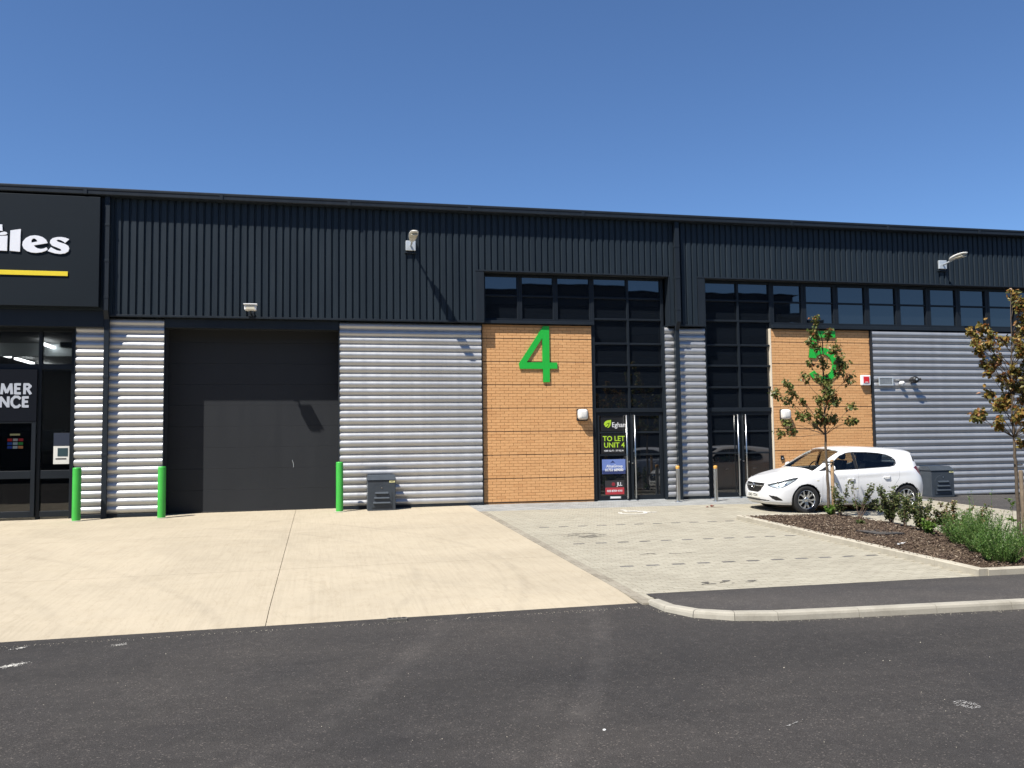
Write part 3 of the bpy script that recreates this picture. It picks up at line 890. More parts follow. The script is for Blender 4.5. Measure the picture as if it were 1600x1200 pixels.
for x0, x1 in ((4.11, 5.08), (5.085, 6.04), (6.045, 7.04)):
    window(unit4, x0, x1, 4.71, 5.93, [5.37], 0.062)
for k in range(33):
    a = 12.26 + 1.0 * k
    window(unit5, a, a + 0.995, 4.725, 5.92, [5.375], 0.075)

# glazed entrance screens with double doors
def screen(u, x0, x1, xm, ztop, trans, doorhead=2.38):
    y = YG
    f = MB()
    for x, w in ((x0 + 0.035, 0.07), (xm, 0.055), (x1 - 0.035, 0.07)):
        f.bbox(x - w / 2, x + w / 2, y - 0.07, y + 0.05, doorhead if x == xm else -0.02, ztop)
    for z, h in [(t, 0.05) for t in trans] + [(doorhead, 0.11), (ztop - 0.03, 0.06)]:
        f.bbox(x0 + 0.03, x1 - 0.03, y - 0.062, y + 0.05, z - h / 2, z + h / 2)
    s_ = f.build('entrance_screen', M['frame'], u)
    zs = [doorhead] + sorted(trans) + [ztop]
    for a, b in zip(zs, zs[1:]):
        pane(s_, x0 + 0.06, xm - 0.025, a + 0.03, b - 0.02, y)
        pane(s_, xm + 0.025, x1 - 0.06, a + 0.03, b - 0.02, y)
    # door leaves
    head = doorhead - 0.06; st = 0.085
    for sgn, a, b in ((-1, x0 + 0.085, xm - 0.006), (1, xm + 0.006, x1 - 0.085)):
        d_ = MB()
        d_.bbox(a, a + st, y - 0.03, y + 0.03, 0.012, head); d_.bbox(b - st, b, y - 0.03, y + 0.03, 0.012, head)
        d_.bbox(a + st - 0.002, b - st + 0.002, y - 0.028, y + 0.03, 0.012, 0.13); d_.bbox(a + st - 0.002, b - st + 0.002, y - 0.028, y + 0.03, head - 0.09, head)
        for z in (1.20, 1.79): d_.bbox(a + st - 0.002, b - st + 0.002, y - 0.02, y + 0.03, z - 0.025, z + 0.025)
        leaf = d_.build('entrance_door', M['frame'], u)
        for z0, z1 in ((0.13, 1.175), (1.225, 1.765), (1.815, head - 0.09)):
            pane(leaf, a + st, b - st, z0, z1, y + 0.005)
        hx = xm + sgn * 0.115
        h = MB(); yh = y - 0.10
        h.tube([(hx, yh, 0.05), (hx, yh, 2.25)], 0.019, 12)
        for z in (0.10, 1.15, 2.20): h.tube([(hx, yh, z), (hx, y - 0.025, z)], 0.011, 8)
        h.build('pull_handle', M['steel'], leaf, smooth=True)
        MB().lathe([(0.0, -0.052), (0.022, -0.05), (0.022, -0.025)], 12, (xm + sgn * 0.05, y, 1.02 if sgn < 0 else 0.98), 'y').build('lock_cylinder', M['steel'], leaf)
    part_box('threshold', M['galv'], u, x0 + 0.07, x1 - 0.07, y - 0.06, y + 0.06, -0.02, 0.010)
screen(unit4, 7.03, 9.05, 8.04, 5.935, [3.0, 3.58, 4.15, 4.80, 5.37])
screen(unit5, 10.22, 12.26, 11.24, 5.92, [2.99, 3.58, 4.15, 4.82, 5.38])
part_box('reveal', M['trim'], unit4, 7.002, 7.028, 0.0, YG + 0.05, -0.05, 4.62)
part_box('reveal', M['trim'], unit4, 9.052, 9.0 + 0.07, -0.06, YG + 0.05, -0.05, 4.64)
part_box('dark_backing', M['soffit'], unit4, 4.10, 9.12, YG + 0.06, YG + 0.10, -0.1, 5.99)
part_box('dark_backing', M['soffit'], unit5, 10.2, 45.9, YG + 0.06, YG + 0.10, -0.1, 5.99)
part_box('reveal', M['cream'], unit5, 12.168, 12.199, -0.012, YG + 0.05, -0.05, 4.62)  # left return of the brick panel, coloured much paler than its brick face

# unit 5 dark sheet
ribbed(unit5, 9.39, 9.97, ZD, ZT); ribbed(unit5, 9.97, 46.0, 5.96, ZT)
part_box('drip_flashing', M['trim'], unit5, 9.34, 10.17, YD - 0.012, YD + 0.25, ZD - 0.045, ZD + 0.004)
part_box('jamb_flashing', M['trim'], unit5, 9.955, 10.165, YD - 0.006, YG + 0.02, ZD + 0.006, 5.925)
part_box('head_flashing', M['trim'], unit5, 9.94, 46.0, YD - 0.012, YD + 0.06, 5.927, 5.965)
part_box('soffit', M['soffit'], unit5, 10.17, 46.0, YD + 0.062, YG + 0.05, 5.93, 5.98)

# --- the shop at the left
part_box('fascia', M['trim'], shop, -24, -4.90, -0.22, 0.10, 4.36, 4.75)
part_box('upper_wall', M['anthracite'], shop, -24, -4.86, -0.245, -0.15, 4.752, 7.43)
SY = 0.20
fr = MB()
for x, w in ((-5.62, 0.09), (-6.335, 0.075), (-7.95, 0.08), (-9.6, 0.08), (-12, 0.08), (-15, 0.08)):
    fr.bbox(x - w / 2, x + w / 2, SY - 0.07, SY + 0.05, -0.1, 4.37)
for z, h, x1 in ((3.46, 0.13, -5.57), (0.06, 0.13, -5.57), (4.33, 0.09, -5.57)):
    fr.bbox(-24, x1, SY - 0.06, SY + 0.05, z - h / 2, z + h / 2)
fr.bbox(-6.30, -5.66, SY - 0.055, SY + 0.045, 0.87, 1.06)
front = fr.build('shopfront', M['frame'], shop)
for x0, x1 in ((-7.91, -6.37), (-6.30, -5.66), (-9.56, -7.99), (-12, -9.64)):
    pane(front, x0, x1, 0.1, 3.4, SY, M['clear']); pane(front, x0, x1, 3.52, 4.30, SY, M['clear'])
part_box('reveal', M['trim'], shop, -5.575, -5.545, 0.062, SY + 0.05, -0.1, 4.37)
# sliding door leaf in front of its pane
dl = MB(); y0, y1 = SY - 0.13, SY - 0.075
dl.bbox(-6.47, -6.38, y0, y1, 0.0, 2.25); dl.bbox(-7.9, -7.82, y0, y1, 0.0, 2.25)
dl.bbox(-7.82, -6.47, y0, y1, 0.0, 0.14); dl.bbox(-7.82, -6.47, y0, y1, 0.88, 1.06); dl.bbox(-7.82, -6.47, y0, y1, 2.15, 2.25)
leaf = dl.build('sliding_door', M['frame'], shop)
pane(leaf, -7.82, -6.47, 0.14, 0.88, SY - 0.10, M['clear']); pane(leaf, -7.82, -6.47, 1.06, 2.15, SY - 0.10, M['clear'])
# the room behind
rm = MB(); rm.box(-16, -5.0, 12.0, 12.1, -0.2, 4.6); rm.box(-16, -5.0, 0.3, 12.0, 4.36, 4.5); rm.box(-16.1, -16, 0.3, 12, -0.2, 4.6); rm.box(-16, -5.0, 0.3, 12.0, -0.2, -0.09)
rm.build('interior', M['interior'], shop)
for xx in (-6.9, -8.8):
    for k in range(4):
        MB().bbox(xx - 0.05, xx + 0.05, 2.2 + k * 2.1, 3.8 + k * 2.1, 4.20, 4.26, 0.01).build('strip_light', M['tube'], shop)
MB().bbox(-6.9, -5.6, 6.4, 6.5, 3.35, 3.41, 0.01).build('strip_light', M['tube'], shop)
for k, (xa, xb, yy, zz, c) in enumerate(((-7.7, -6.6, 4.0, 1.5, (0.10, 0.09, 0.08)), (-6.4, -5.7, 5.2, 1.9, (0.16, 0.15, 0.14)), (-8.8, -7.4, 6.0, 2.1, (0.09, 0.10, 0.11)), (-7.0, -6.1, 8.0, 2.3, (0.2, 0.19, 0.18)))):
    st_ = MB(); st_.bbox(xa, xb, yy, yy + 0.5, -0.1, zz, 0.01)
    for q in range(3): st_.bbox(xa + 0.05, xb - 0.05, yy - 0.06, yy - 0.002, 0.25 + q * zz * 0.3, 0.25 + q * zz * 0.3 + 0.22, 0.01)
    st_.build('display_stand', plain('display_stand_%d' % k, c, 0.6, 0, 0.3, 3.0), shop)
part_box('ceiling_beam', M['galv'], shop, -16, -5.05, 3.2, 3.35, 4.0, 4.34)
part_box('ceiling_beam', M['galv'], shop, -16, -5.05, 0.62, 0.70, 3.40, 3.50)
fl = MB(); fl.bbox(-6.16, -5.85, 1.0, 1.3, 4.02, 4.14, 0.01); fl.tube([(-5.85, 1.15, 4.1), (-5.62, 1.0, 4.0)], 0.012, 6); fl.tube([(-5.9, 1.15, 4.14), (-5.7, 1.15, 4.36)], 0.012, 6)
fl.build('interior_heater', M['galv'], shop)

# ================================================================== THINGS ON THE WALLS
# big sign board of the shop
sb = thing('sign_board', (-9, -0.5, 4.8), 'large dark shop sign board with white lettering and a yellow underline', 'sign')
part_box('panel', M['signboard'], sb, -14.5, -4.975, -0.43, -0.26, 4.80, 7.37, 0.008)
def letter(name, splines, mat=M['sign_white']):
    """letter outlines measured on the board: 1 unit = 1.778 mm, origin at the picture's left edge and the baseline"""
    k = 0.001778
    return curve_mesh(name, [[(-7.03 + x * k, 6.03 + (505 - y) * k) for x, y in s_] for s_ in splines], 0.012, mat, sb, facing(0, -0.442, 0))
letter('letter', [[(-330, 165), (4, 165), (12, 246), (-24, 246), (-60, 215), (-110, 205), (-110, 500), (-215, 500), (-215, 205), (-270, 215), (-318, 250), (-340, 250)]])
letter('letter', [[(-50, 318), (68, 306), (68, 502), (-50, 500)], [(-38, 292), (-10, 268), (30, 256), (58, 262), (66, 278), (52, 292), (22, 300), (-10, 304)]])
letter('letter', [[(102, 238), (220, 215), (218, 508), (98, 500)]])
letter('letter', [[(540, 385), (520, 342), (482, 311), (432, 294), (385, 290), (330, 300), (282, 330), (250, 375), (243, 420), (260, 465), (300, 497), (350, 513), (410, 516), (470, 506), (520, 486), (542, 466), (526, 442), (500, 456), (460, 465), (422, 457), (395, 441), (378, 420)],
                  [(350, 386), (349, 352), (364, 331), (388, 331), (408, 348), (420, 369)]])
letter('letter', [[(795, 325), (745, 376), (725, 358), (690, 340), (660, 336), (643, 345), (655, 360), (700, 375), (750, 390), (785, 415), (797, 445), (785, 485), (745, 512), (690, 521), (630, 516), (580, 502), (541, 488), (580, 437), (610, 455), (650, 475), (685, 482), (705, 475), (690, 455), (640, 435), (590, 415), (566, 380), (571, 345), (600, 318), (650, 303), (700, 300), (750, 308)]])
MB().bbox(-12.5, -5.635, -0.45, -0.43, 5.495, 5.60, 0.002).build('underline', M['sign_yellow'], sb)

# customer entrance panel, posters in the shop doorway
ce = thing('entrance_sign', (-7.2, 0.12, 2.2), 'dark blue sign over the shop door ending in OMER and ANCE', 'sign')
part_box('panel', plain('navy_sign', (0.0030, 0.0048, 0.0095), 0.8, 0, 0.03, 3.0, 0.15), ce, -9.3, -6.37, 0.06, 0.10, 2.19, 3.385, 0.004)
# heavy block capitals, drawn as strokes of a sign-writer's letter (unit box 0..1 by 0..1)
GLYPH = {'C': [[(.93, .80), (.72, .96), (.40, .97), (.13, .75), (.08, .5), (.13, .25), (.40, .03), (.72, .04), (.93, .20)]], 'U': [[(.1, 1), (.1, .3), (.3, .04), (.7, .04), (.9, .3), (.9, 1)]],
         'S': [[(.85, .85), (.55, .97), (.25, .88), (.2, .68), (.5, .53), (.8, .36), (.75, .12), (.45, .03), (.12, .14)]], 'T': [[(.0, .92), (1, .92)], [(.5, .95), (.5, 0)]],
         'O': [[(.5, .97), (.16, .8), (.07, .5), (.16, .2), (.5, .03), (.84, .2), (.93, .5), (.84, .8), (.5, .97)]], 'M': [[(.08, 0), (.16, 1)], [(.16, .95), (.5, .12)], [(.5, .12), (.84, .95)], [(.84, 1), (.92, 0)]],
         'E': [[(.12, 0), (.12, 1)], [(.1, .91), (.85, .91)], [(.1, .51), (.76, .51)], [(.1, .09), (.87, .09)]], 'R': [[(.12, 0), (.12, 1)], [(.1, .91), (.55, .91), (.82, .74), (.55, .50), (.1, .50)], [(.45, .50), (.88, 0)]],
         'N': [[(.1, 0), (.1, 1)], [(.1, .96), (.9, .04)], [(.9, 0), (.9, 1)]], 'A': [[(.02, 0), (.48, 1)], [(.52, 1), (.98, 0)], [(.25, .28), (.75, .28)]]}
GW = {'M': 0.255, 'E': 0.155, 'O': 0.25, 'N': 0.20, 'A': 0.22, 'C': 0.205, 'R': 0.175, 'T': 0.18, 'S': 0.17, 'U': 0.19}
def block_word(word, xr, z0, h, w, y, parent, mat):
    x = xr
    for ch in reversed(word):
        cw = GW.get(ch, 0.2) * h / 0.25; x -= cw; mb = MB(); q = 0
        for line in GLYPH[ch]:
            for (ax, az), (bx, bz) in zip(line, line[1:]):
                a = Vector((x + ax * cw, z0 + az * h)); b = Vector((x + bx * cw, z0 + bz * h)); d = (b - a).normalized(); n = Vector((-d.y, d.x)) * w / 2
                e = d * (w * 0.22 if len(line) > 2 else 0); a = a - e; b = b + e
                yy = y - 0.0003 * q; q += 1
                pts = [a + n, a - n, b - n, b + n]
                mb.add([(p_.x, yy, p_.y) for p_ in pts] + [(p_.x, yy + 0.006, p_.y) for p_ in pts], [(0, 1, 2, 3), (0, 4, 5, 1), (1, 5, 6, 2), (2, 6, 7, 3), (3, 7, 4, 0)])
        recalc(mb.build('letter', mat, parent)); x -= 0.035 * h / 0.25
block_word('CUSTOMER', -6.475, 2.815, 0.25, 0.058, 0.052, ce, M['sign_pale'])
block_word('ENTRANCE', -6.515, 2.515, 0.25, 0.058, 0.052, ce, M['sign_pale'])
po = thing('poster', (-6.78, 0.12, 1.5), 'dark poster with small coloured squares behind the shop door glass', 'poster', 'posters in the shop doorway')
part_box('sheet', M['black'], po, -7.1, -6.5, 0.115, 0.119, 1.15, 1.95, 0.001)
for i, c in enumerate([(0.6, 0.03, 0.03), (0.55, 0.5, 0.5), (0.55, 0.03, 0.05), (0.02, 0.08, 0.4), (0.4, 0.5, 0.55), (0.05, 0.35, 0.08), (0.02, 0.06, 0.35), (0.5, 0.55, 0.6), (0.7, 0.3, 0.12)]):
    x = -6.98 + (i % 3) * 0.115; z = 1.74 - (i // 3) * 0.085
    part_box('swatch', plain('swatch_%d' % i, c, 0.5), po, x, x + 0.10, 0.109, 0.114, z, z + 0.06, 0.001)
part_box('heading', M['pale_yellow'], po, -6.93, -6.72, 0.109, 0.114, 1.87, 1.91, 0.001)
p2 = thing('poster', (-5.85, 0.22, 1.5), 'cream framed notice with a dark screen picture beside the silver cladding', 'poster', 'posters in the shop doorway')
part_box('upper_sheet', plain('navy_poster', (0.02, 0.028, 0.05), 0.5), p2, -6.02, -5.68, 0.155, 0.16, 1.62, 1.92, 0.001)
part_box('lower_sheet', M['offwhite'], p2, -6.02, -5.68, 0.153, 0.16, 1.20, 1.615, 0.001)
part_box('picture', plain('poster_picture', (0.03, 0.06, 0.07), 0.4), p2, -5.93, -5.71, 0.148, 0.152, 1.38, 1.57, 0.001)
part_box('caption', M['black'], p2, -5.97, -5.74, 0.148, 0.152, 1.31, 1.335, 0.001)

# the green numbers
nf = thing('number_sign', (5.53, -0.03, 3.1), 'big green number 4 mounted on the brick panel', 'sign', 'green unit numbers')
curve_mesh('numeral', [[(5.684, 4.578), (5.843, 4.58), (5.841, 3.63), (6.048, 3.628), (6.05, 3.467), (5.843, 3.464), (5.841, 3.115), (5.661, 3.112), (5.66, 3.46), (5.045, 3.458), (5.021, 3.591)],
                       [(5.229, 3.628), (5.653, 3.632), (5.652, 4.264)]], 0.012, M['green_sign'], nf, facing(0, -0.033, 0))
nm = thing('number_sign', (13.7, -0.03, 3.1), 'big green number 5 on brick, half hidden by the young tree', 'sign', 'green unit numbers')
o5 = [(13.43, 4.565), (14.165, 4.57), (14.160, 4.39), (13.60, 4.385), (13.535, 4.00)]
cx, cz, ro, ri = 13.735, 3.615, 0.485, 0.30
arc = [(cx + ro * math.cos(R(a)), cz + ro * math.sin(R(a))) for a in range(112, -153, -9)]
arc2 = [(cx + ri * math.cos(R(a)), cz + ri * math.sin(R(a)) * 1.02) for a in range(-150, 128, 9)]
curve_mesh('numeral', [o5 + [(13.60, 4.075)] + arc + arc2 + [(13.53, 3.80), (13.315, 3.82)]], 0.012, M['green_sign'], nm, facing(0, -0.033, 0))

# wall lanterns on brackets
def wall_lamp(x, z, label):
    t = thing('wall_lamp', (x, YD, z), label, 'wall lamp', 'bracket lamps on the dark cladding')
    part_box('back_box', M['galv'], t, x - 0.125, x + 0.125, YD - 0.075, YD - 0.002, z - 0.125, z + 0.125, 0.01)
    part_box('drip_tray', M['trim'], t, x - 0.15, x + 0.15, YD - 0.05, YD - 0.002, z - 0.19, z - 0.155, 0.004)
    MB().tube([(x, YD - 0.07, z - 0.01), (x, YD - 0.22, z + 0.01), (x, YD - 0.42, z + 0.05)], 0.024, 10).build('arm', M['galv'], t, smooth=True)
    prof = [(-0.36, 0.045, 0.055), (-0.44, 0.085, 0.06), (-0.58, 0.105, 0.055), (-0.76, 0.115, 0.045), (-0.92, 0.10, 0.03), (-0.98, 0.07, 0.018)]
    mb = MB(); n = 14; rings = []
    for k, (dy, w, h) in enumerate(prof):
        cz_ = z + 0.055 + 0.10 * math.sin((k / 5.0) * 1.5)
        for i in range(n):
            a = 2 * math.pi * i / n
            zz = math.sin(a); hh = h * (1.0 if zz > 0 else 0.55)
            mb.v.append((x + w * math.copysign(abs(math.cos(a)) ** 0.7, math.cos(a)), YD + dy, cz_ + hh * math.copysign(abs(zz) ** 0.7, zz)))
    for k in range(len(prof) - 1):
        for i in range(n):
            mb.f.append((k * n + i, k * n + (i + 1) % n, (k + 1) * n + (i + 1) % n, (k + 1) * n + i)); mb.m.append(0)
    mb.f.append(tuple(range(n))); mb.m.append(0); mb.f.append(tuple(range((len(prof) - 1) * n, len(prof) * n))); mb.m.append(0)
    recalc(mb.build('lamp_head', M['offwhite'], t, smooth=True))
    MB().bbox(x - 0.085, x + 0.085, YD - 0.92, YD - 0.58, z + 0.058, z + 0.082, 0.008).build('lens', M['lens'], t)
wall_lamp(2.225, 6.52, 'bracket wall lamp seen end-on, high on the dark cladding of unit 4')
wall_lamp(17.55, 6.52, 'bracket wall lamp seen from the side, above the strip windows of unit 5')

fd = thing('floodlight', (-1.62, YD, 4.83), 'small white floodlight on the cladding above the roller door', 'floodlight')
part_box('housing', M['white'], fd, -1.745, -1.47, YD - 0.36, YD - 0.18, 4.77, 4.895, 0.02)
part_box('visor', M['white'], fd, -1.765, -1.45, YD - 0.39, YD - 0.16, 4.90, 4.925, 0.005)
MB().bbox(-1.71, -1.505, YD - 0.367, YD - 0.35, 4.785, 4.88, 0.008).build('lens', M['lens'], fd)
mb = MB(); mb.tube([(-1.607, YD - 0.27, 4.77), (-1.607, YD - 0.24, 4.72), (-1.607, YD + 0.01, 4.72)], 0.02, 8); mb.bbox(-1.68, -1.535, YD - 0.04, YD - 0.002, 4.665, 4.775, 0.006)
mb.build('bracket', M['trim'], fd)

def bulkhead(x, z, label):
    t = thing('bulkhead_light', (x, 0, z), label, 'wall light', 'bulkhead lights on the brick panels')
    part_box('back_plate', M['black'], t, x - 0.15, x + 0.15, -0.06, -0.013, z - 0.17, z + 0.15, 0.02)
    mb = MB(); n = 20
    prof = []
    for k, (s_, dy) in enumerate(((1.0, -0.062), (1.0, -0.12), (0.93, -0.16), (0.75, -0.185), (0.4, -0.197))):
        for i in range(n):
            a = 2 * math.pi * i / n
            mb.v.append((x + 0.132 * s_ * math.copysign(abs(math.cos(a)) ** 0.45, math.cos(a)), dy, z + 0.138 * s_ * math.copysign(abs(math.sin(a)) ** 0.45, math.sin(a))))
    for k in range(4):
        for i in range(n):
            mb.f.append((k * n + i, k * n + (i + 1) % n, (k + 1) * n + (i + 1) % n, (k + 1) * n + i)); mb.m.append(0)
    mb.f.append(tuple(range(4 * n, 5 * n))); mb.m.append(0)
    recalc(mb.build('diffuser', M['offwhite'], t, smooth=True))
bulkhead(6.70, 2.27, 'square white bulkhead light low on the brick under number 4')
bulkhead(12.52, 2.24, 'square white bulkhead light on the brick beside the tree leaves')

al = thing('alarm_box', (15.05, -0.02, 3.18), 'white alarm box with a red front at the edge of the brick', 'alarm')
part_box('housing', M['white'], al, 14.90, 15.19, -0.11, -0.014, 3.04, 3.33, 0.02)
part_box('red_front', M['red'], al, 14.955, 15.135, -0.122, -0.108, 3.105, 3.285, 0.006)
part_box('lettering', M['white'], al, 15.0, 15.09, -0.1245, -0.121, 3.12, 3.14, 0.0008)

vt = thing('wall_vent', (15.64, -0.15, 3.15), 'silver louvred vent on the ribbed cladding beside the alarm box', 'vent')
mb = MB(); mb.bbox(15.41, 15.87, -0.165, -0.14, 3.24, 3.27); mb.bbox(15.41, 15.87, -0.165, -0.14, 3.03, 3.06); mb.bbox(15.41, 15.44, -0.163, -0.14, 3.05, 3.25); mb.bbox(15.84, 15.87, -0.163, -0.14, 3.05, 3.25)
mb.build('frame', M['galv'], vt)
part_box('backing', M['black'], vt, 15.43, 15.85, -0.142, -0.11, 3.04, 3.26, 0.002)
for k in range(6):
    MB().bbox(15.435, 15.845, -0.158, -0.144, 3.066 + k * 0.03, 3.080 + k * 0.03, 0.002).build('slat', M['galv'], vt)
cc = thing('security_camera', (16.5, -0.2, 3.2), 'black dome security camera on the silver ribbed wall', 'camera')
mb = MB(); mb.lathe([(0.0, -0.34), (0.05, -0.335), (0.085, -0.31), (0.10, -0.27), (0.10, -0.23), (0.085, -0.21), (0.085, -0.12)], 20, (16.50, 0, 3.19), 'y')
mb.build('dome', M['black'], cc, smooth=True)
mb = MB(); mb.tube([(16.58, -0.25, 3.20), (16.66, -0.30, 3.21)], 0.035, 10); mb.build('camera_barrel', M['black'], cc)
MB().lathe([(0.0, -0.342), (0.028, -0.341), (0.03, -0.33)], 12, (16.49, 0, 3.2), 'y').build('lens', M['galv'], cc)
pr = thing('sensor', (16.13, -0.18, 3.09), 'small white motion sensor between the vent and the camera', 'sensor')
mb = MB(); mb.lathe([(0.0, -0.26), (0.04, -0.25), (0.06, -0.215), (0.06, -0.13)], 14, (16.13, 0, 3.10), 'y'); mb.build('housing', M['white'], pr, smooth=True)
MB().bbox(16.10, 16.16, -0.235, -0.13, 3.03, 3.06, 0.005).build('sensor_window', M['galv'], pr)
bx = thing('call_box', (12.41, -0.02, 1.05), 'tiny dark box on the brick left of the parked car', 'box')
part_box('housing', M['black'], bx, 12.365, 12.455, -0.045, -0.013, 0.985, 1.115, 0.006)
part_box('button', M['galv'], bx, 12.39, 12.43, -0.049, -0.044, 1.02, 1.05, 0.0015)

# posters in the left leaf of the entrance to unit 4
YP = YG - 0.002
def poster(label, x0, x1, z0, z1, mat, cat='poster'):
    t = thing('poster', ((x0 + x1) / 2, YP, z0), label, cat, 'posters on the glass door')
    part_box('sheet', mat, t, x0, x1, YP - 0.006, YP - 0.001, z0, z1, 0.0008)
    return t
pblack = plain('poster_black', (0.010, 0.010, 0.011), 0.45)
lime = plain('poster_lime', (0.40, 0.62, 0.03), 0.5); pwhite = plain('poster_white', (0.75, 0.75, 0.75), 0.5)
YT = YP - 0.008
p = poster('black poster with a green leaf emblem and white Egham lettering', 7.24, 7.905, 1.83, 2.225, pblack)
leafp = [[(7.43 + 0.10 * a, 2.02 + 0.10 * b) for a, b in s_] for s_ in ([(-1.0, 0.1), (-0.7, 0.6), (-0.1, 0.9), (1.0, 1.05), (0.95, 0.2), (0.75, -0.5), (0.35, -0.95), (-0.1, -1.05), (0.25, -0.6), (0.5, -0.1), (0.55, 0.35), (0.1, 0.25), (-0.3, 0.0), (-0.65, -0.4), (-0.95, -0.3)],
                                                                      [(-0.8, -0.5), (-0.3, -0.15), (0.15, 0.1), (0.35, 0.1), (0.2, -0.3), (-0.1, -0.65), (-0.5, -0.85)])]
curve_mesh('emblem', leafp, 0.001, lime, p, facing(0, YT, 0))
text_mesh('lettering', 'Egham', 0.18, 0.001, pwhite, p, facing(7.545, YT, 1.99), 0.0012, 'LEFT', 0.92)
p = poster('black poster reading TO LET UNIT 4 in lime green', 7.24, 7.905, 1.235, 1.755, pblack)
text_mesh('lettering', 'TO LET', 0.185, 0.001, lime, p, facing(7.595, YT, 1.625), 0.003, 'CENTER', 1.0)
text_mesh('lettering', 'UNIT 4', 0.185, 0.001, lime, p, facing(7.605, YT, 1.455), 0.003, 'CENTER', 1.0)
text_mesh('small_print', '4,085 SQ FT - 377 SQ M', 0.056, 0.001, pwhite, p, facing(7.59, YT, 1.31), 0.001, 'CENTER', 0.95)
p = poster('blue poster with a white telephone number on the glass door', 7.26, 7.905, 0.70, 1.085, plain('poster_blue', (0.15, 0.22, 0.50), 0.5))
part_box('band', plain('poster_navy', (0.03, 0.045, 0.14), 0.5), p, 7.262, 7.903, YP - 0.009, YP - 0.0065, 0.705, 0.80, 0.0005)
curve_mesh('emblem', [[(7.48, 0.985), (7.555, 1.055), (7.62, 0.985), (7.57, 1.0), (7.53, 1.0)]], 0.001, plain('poster_navy2', (0.02, 0.03, 0.12), 0.5), p, facing(0, YT, 0))
text_mesh('lettering', 'AltusGroup', 0.10, 0.001, pwhite, p, facing(7.60, YT, 0.905), 0.002, 'CENTER', 0.95)
text_mesh('lettering', '01753 689000', 0.095, 0.001, pwhite, p, facing(7.59, YP - 0.011, 0.805), 0.003, 'CENTER', 0.92)
p = poster('black and red poster reading JLL near the foot of the door', 7.33, 7.86, 0.16, 0.53, plain('poster_charcoal', (0.03, 0.028, 0.03), 0.5))
part_box('band', plain('poster_red', (0.42, 0.035, 0.045), 0.5), p, 7.335, 7.855, YP - 0.009, YP - 0.0065, 0.165, 0.345, 0.0005)
mb = MB(); mb.lathe([(0.0, YP - 0.009), (0.048, YP - 0.009), (0.05, YP - 0.006)], 14, (7.56, 0, 0.43), 'y'); mb.build('emblem', plain('emblem_red', (0.25, 0.02, 0.03), 0.5), p)
text_mesh('lettering', 'JLL', 0.13, 0.001, pwhite, p, facing(7.73, YT, 0.43), 0.002, 'CENTER', 0.9)
text_mesh('lettering', '020 8759 4141', 0.075, 0.001, pwhite, p, facing(7.595, YP - 0.011, 0.255), 0.002, 'CENTER', 0.95)
lb = thing('letter_plate', (7.6, YP, 0.06), 'small pale plate at the foot of the left glass door', 'plate')
part_box('plate', M['galv'], lb, 7.455, 7.755, YG - 0.036, YG - 0.0285, 0.055, 0.115, 0.002)
part_box('flap', M['white'], lb, 7.475, 7.735, YG - 0.0395, YG - 0.0365, 0.065, 0.105, 0.001)

# ================================================================== BOLLARDS, KIOSKS
def bollard(x, y, r, h, label):
    z = gz(x, y)
    t = thing('bollard', (x, y, z), label, 'bollard', 'green bollards')
    mb = MB(); mb.lathe([(r, -0.1), (r, h - 0.03), (r * 0.97, h - 0.012), (r * 0.88, h), (0.0, h + 0.006)], 28, (x, y, z)); mb.build('post', M['green'], t, smooth=True)
    mb = MB(); mb.lathe([(r + 0.05, 0.004), (r + 0.03, 0.010), (r + 0.0, 0.014)], 28, (x, y, z)); mb.build('grout_collar', M['edging'], t, smooth=True)
bollard(-5.33, -0.55, 0.092, 1.195, 'green bollard in front of the shop doorway, leftmost of the three')
bollard(-3.53, -0.55, 0.088, 1.175, 'green bollard at the left side of the roller door')
bollard(0.47, -0.52, 0.085, 1.185, 'green bollard at the right side of the roller door')
def steel_post(x, y, h, label):
    z = gz(x, y)
    t = thing('steel_bollard', (x, y, z), label, 'bollard', 'steel posts by the entrances')
    mb = MB(); mb.lathe([(0.05, -0.05), (0.05, h - 0.08)], 20, (x, y, z)); mb.build('post', M['steel'], t, smooth=True)
    mb = MB(); mb.lathe([(0.0505, h - 0.08), (0.052, h - 0.06), (0.052, h - 0.02), (0.04, h), (0, h + 0.004)], 20, (x, y, z)); mb.build('cap', plain('amber_cap', (0.62, 0.33, 0.07), 0.4), t, smooth=True)
    mb = MB(); mb.lathe([(0.0, 0.012), (0.085, 0.012), (0.088, 0.0)], 20, (x, y, z)); mb.build('base_plate', M['steel'], t)
steel_post(9.08, -0.62, 0.92, 'steel post with amber cap in front of the downpipe')
steel_post(10.08, -0.74, 0.92, 'steel post with amber cap left of the unit 5 doors')

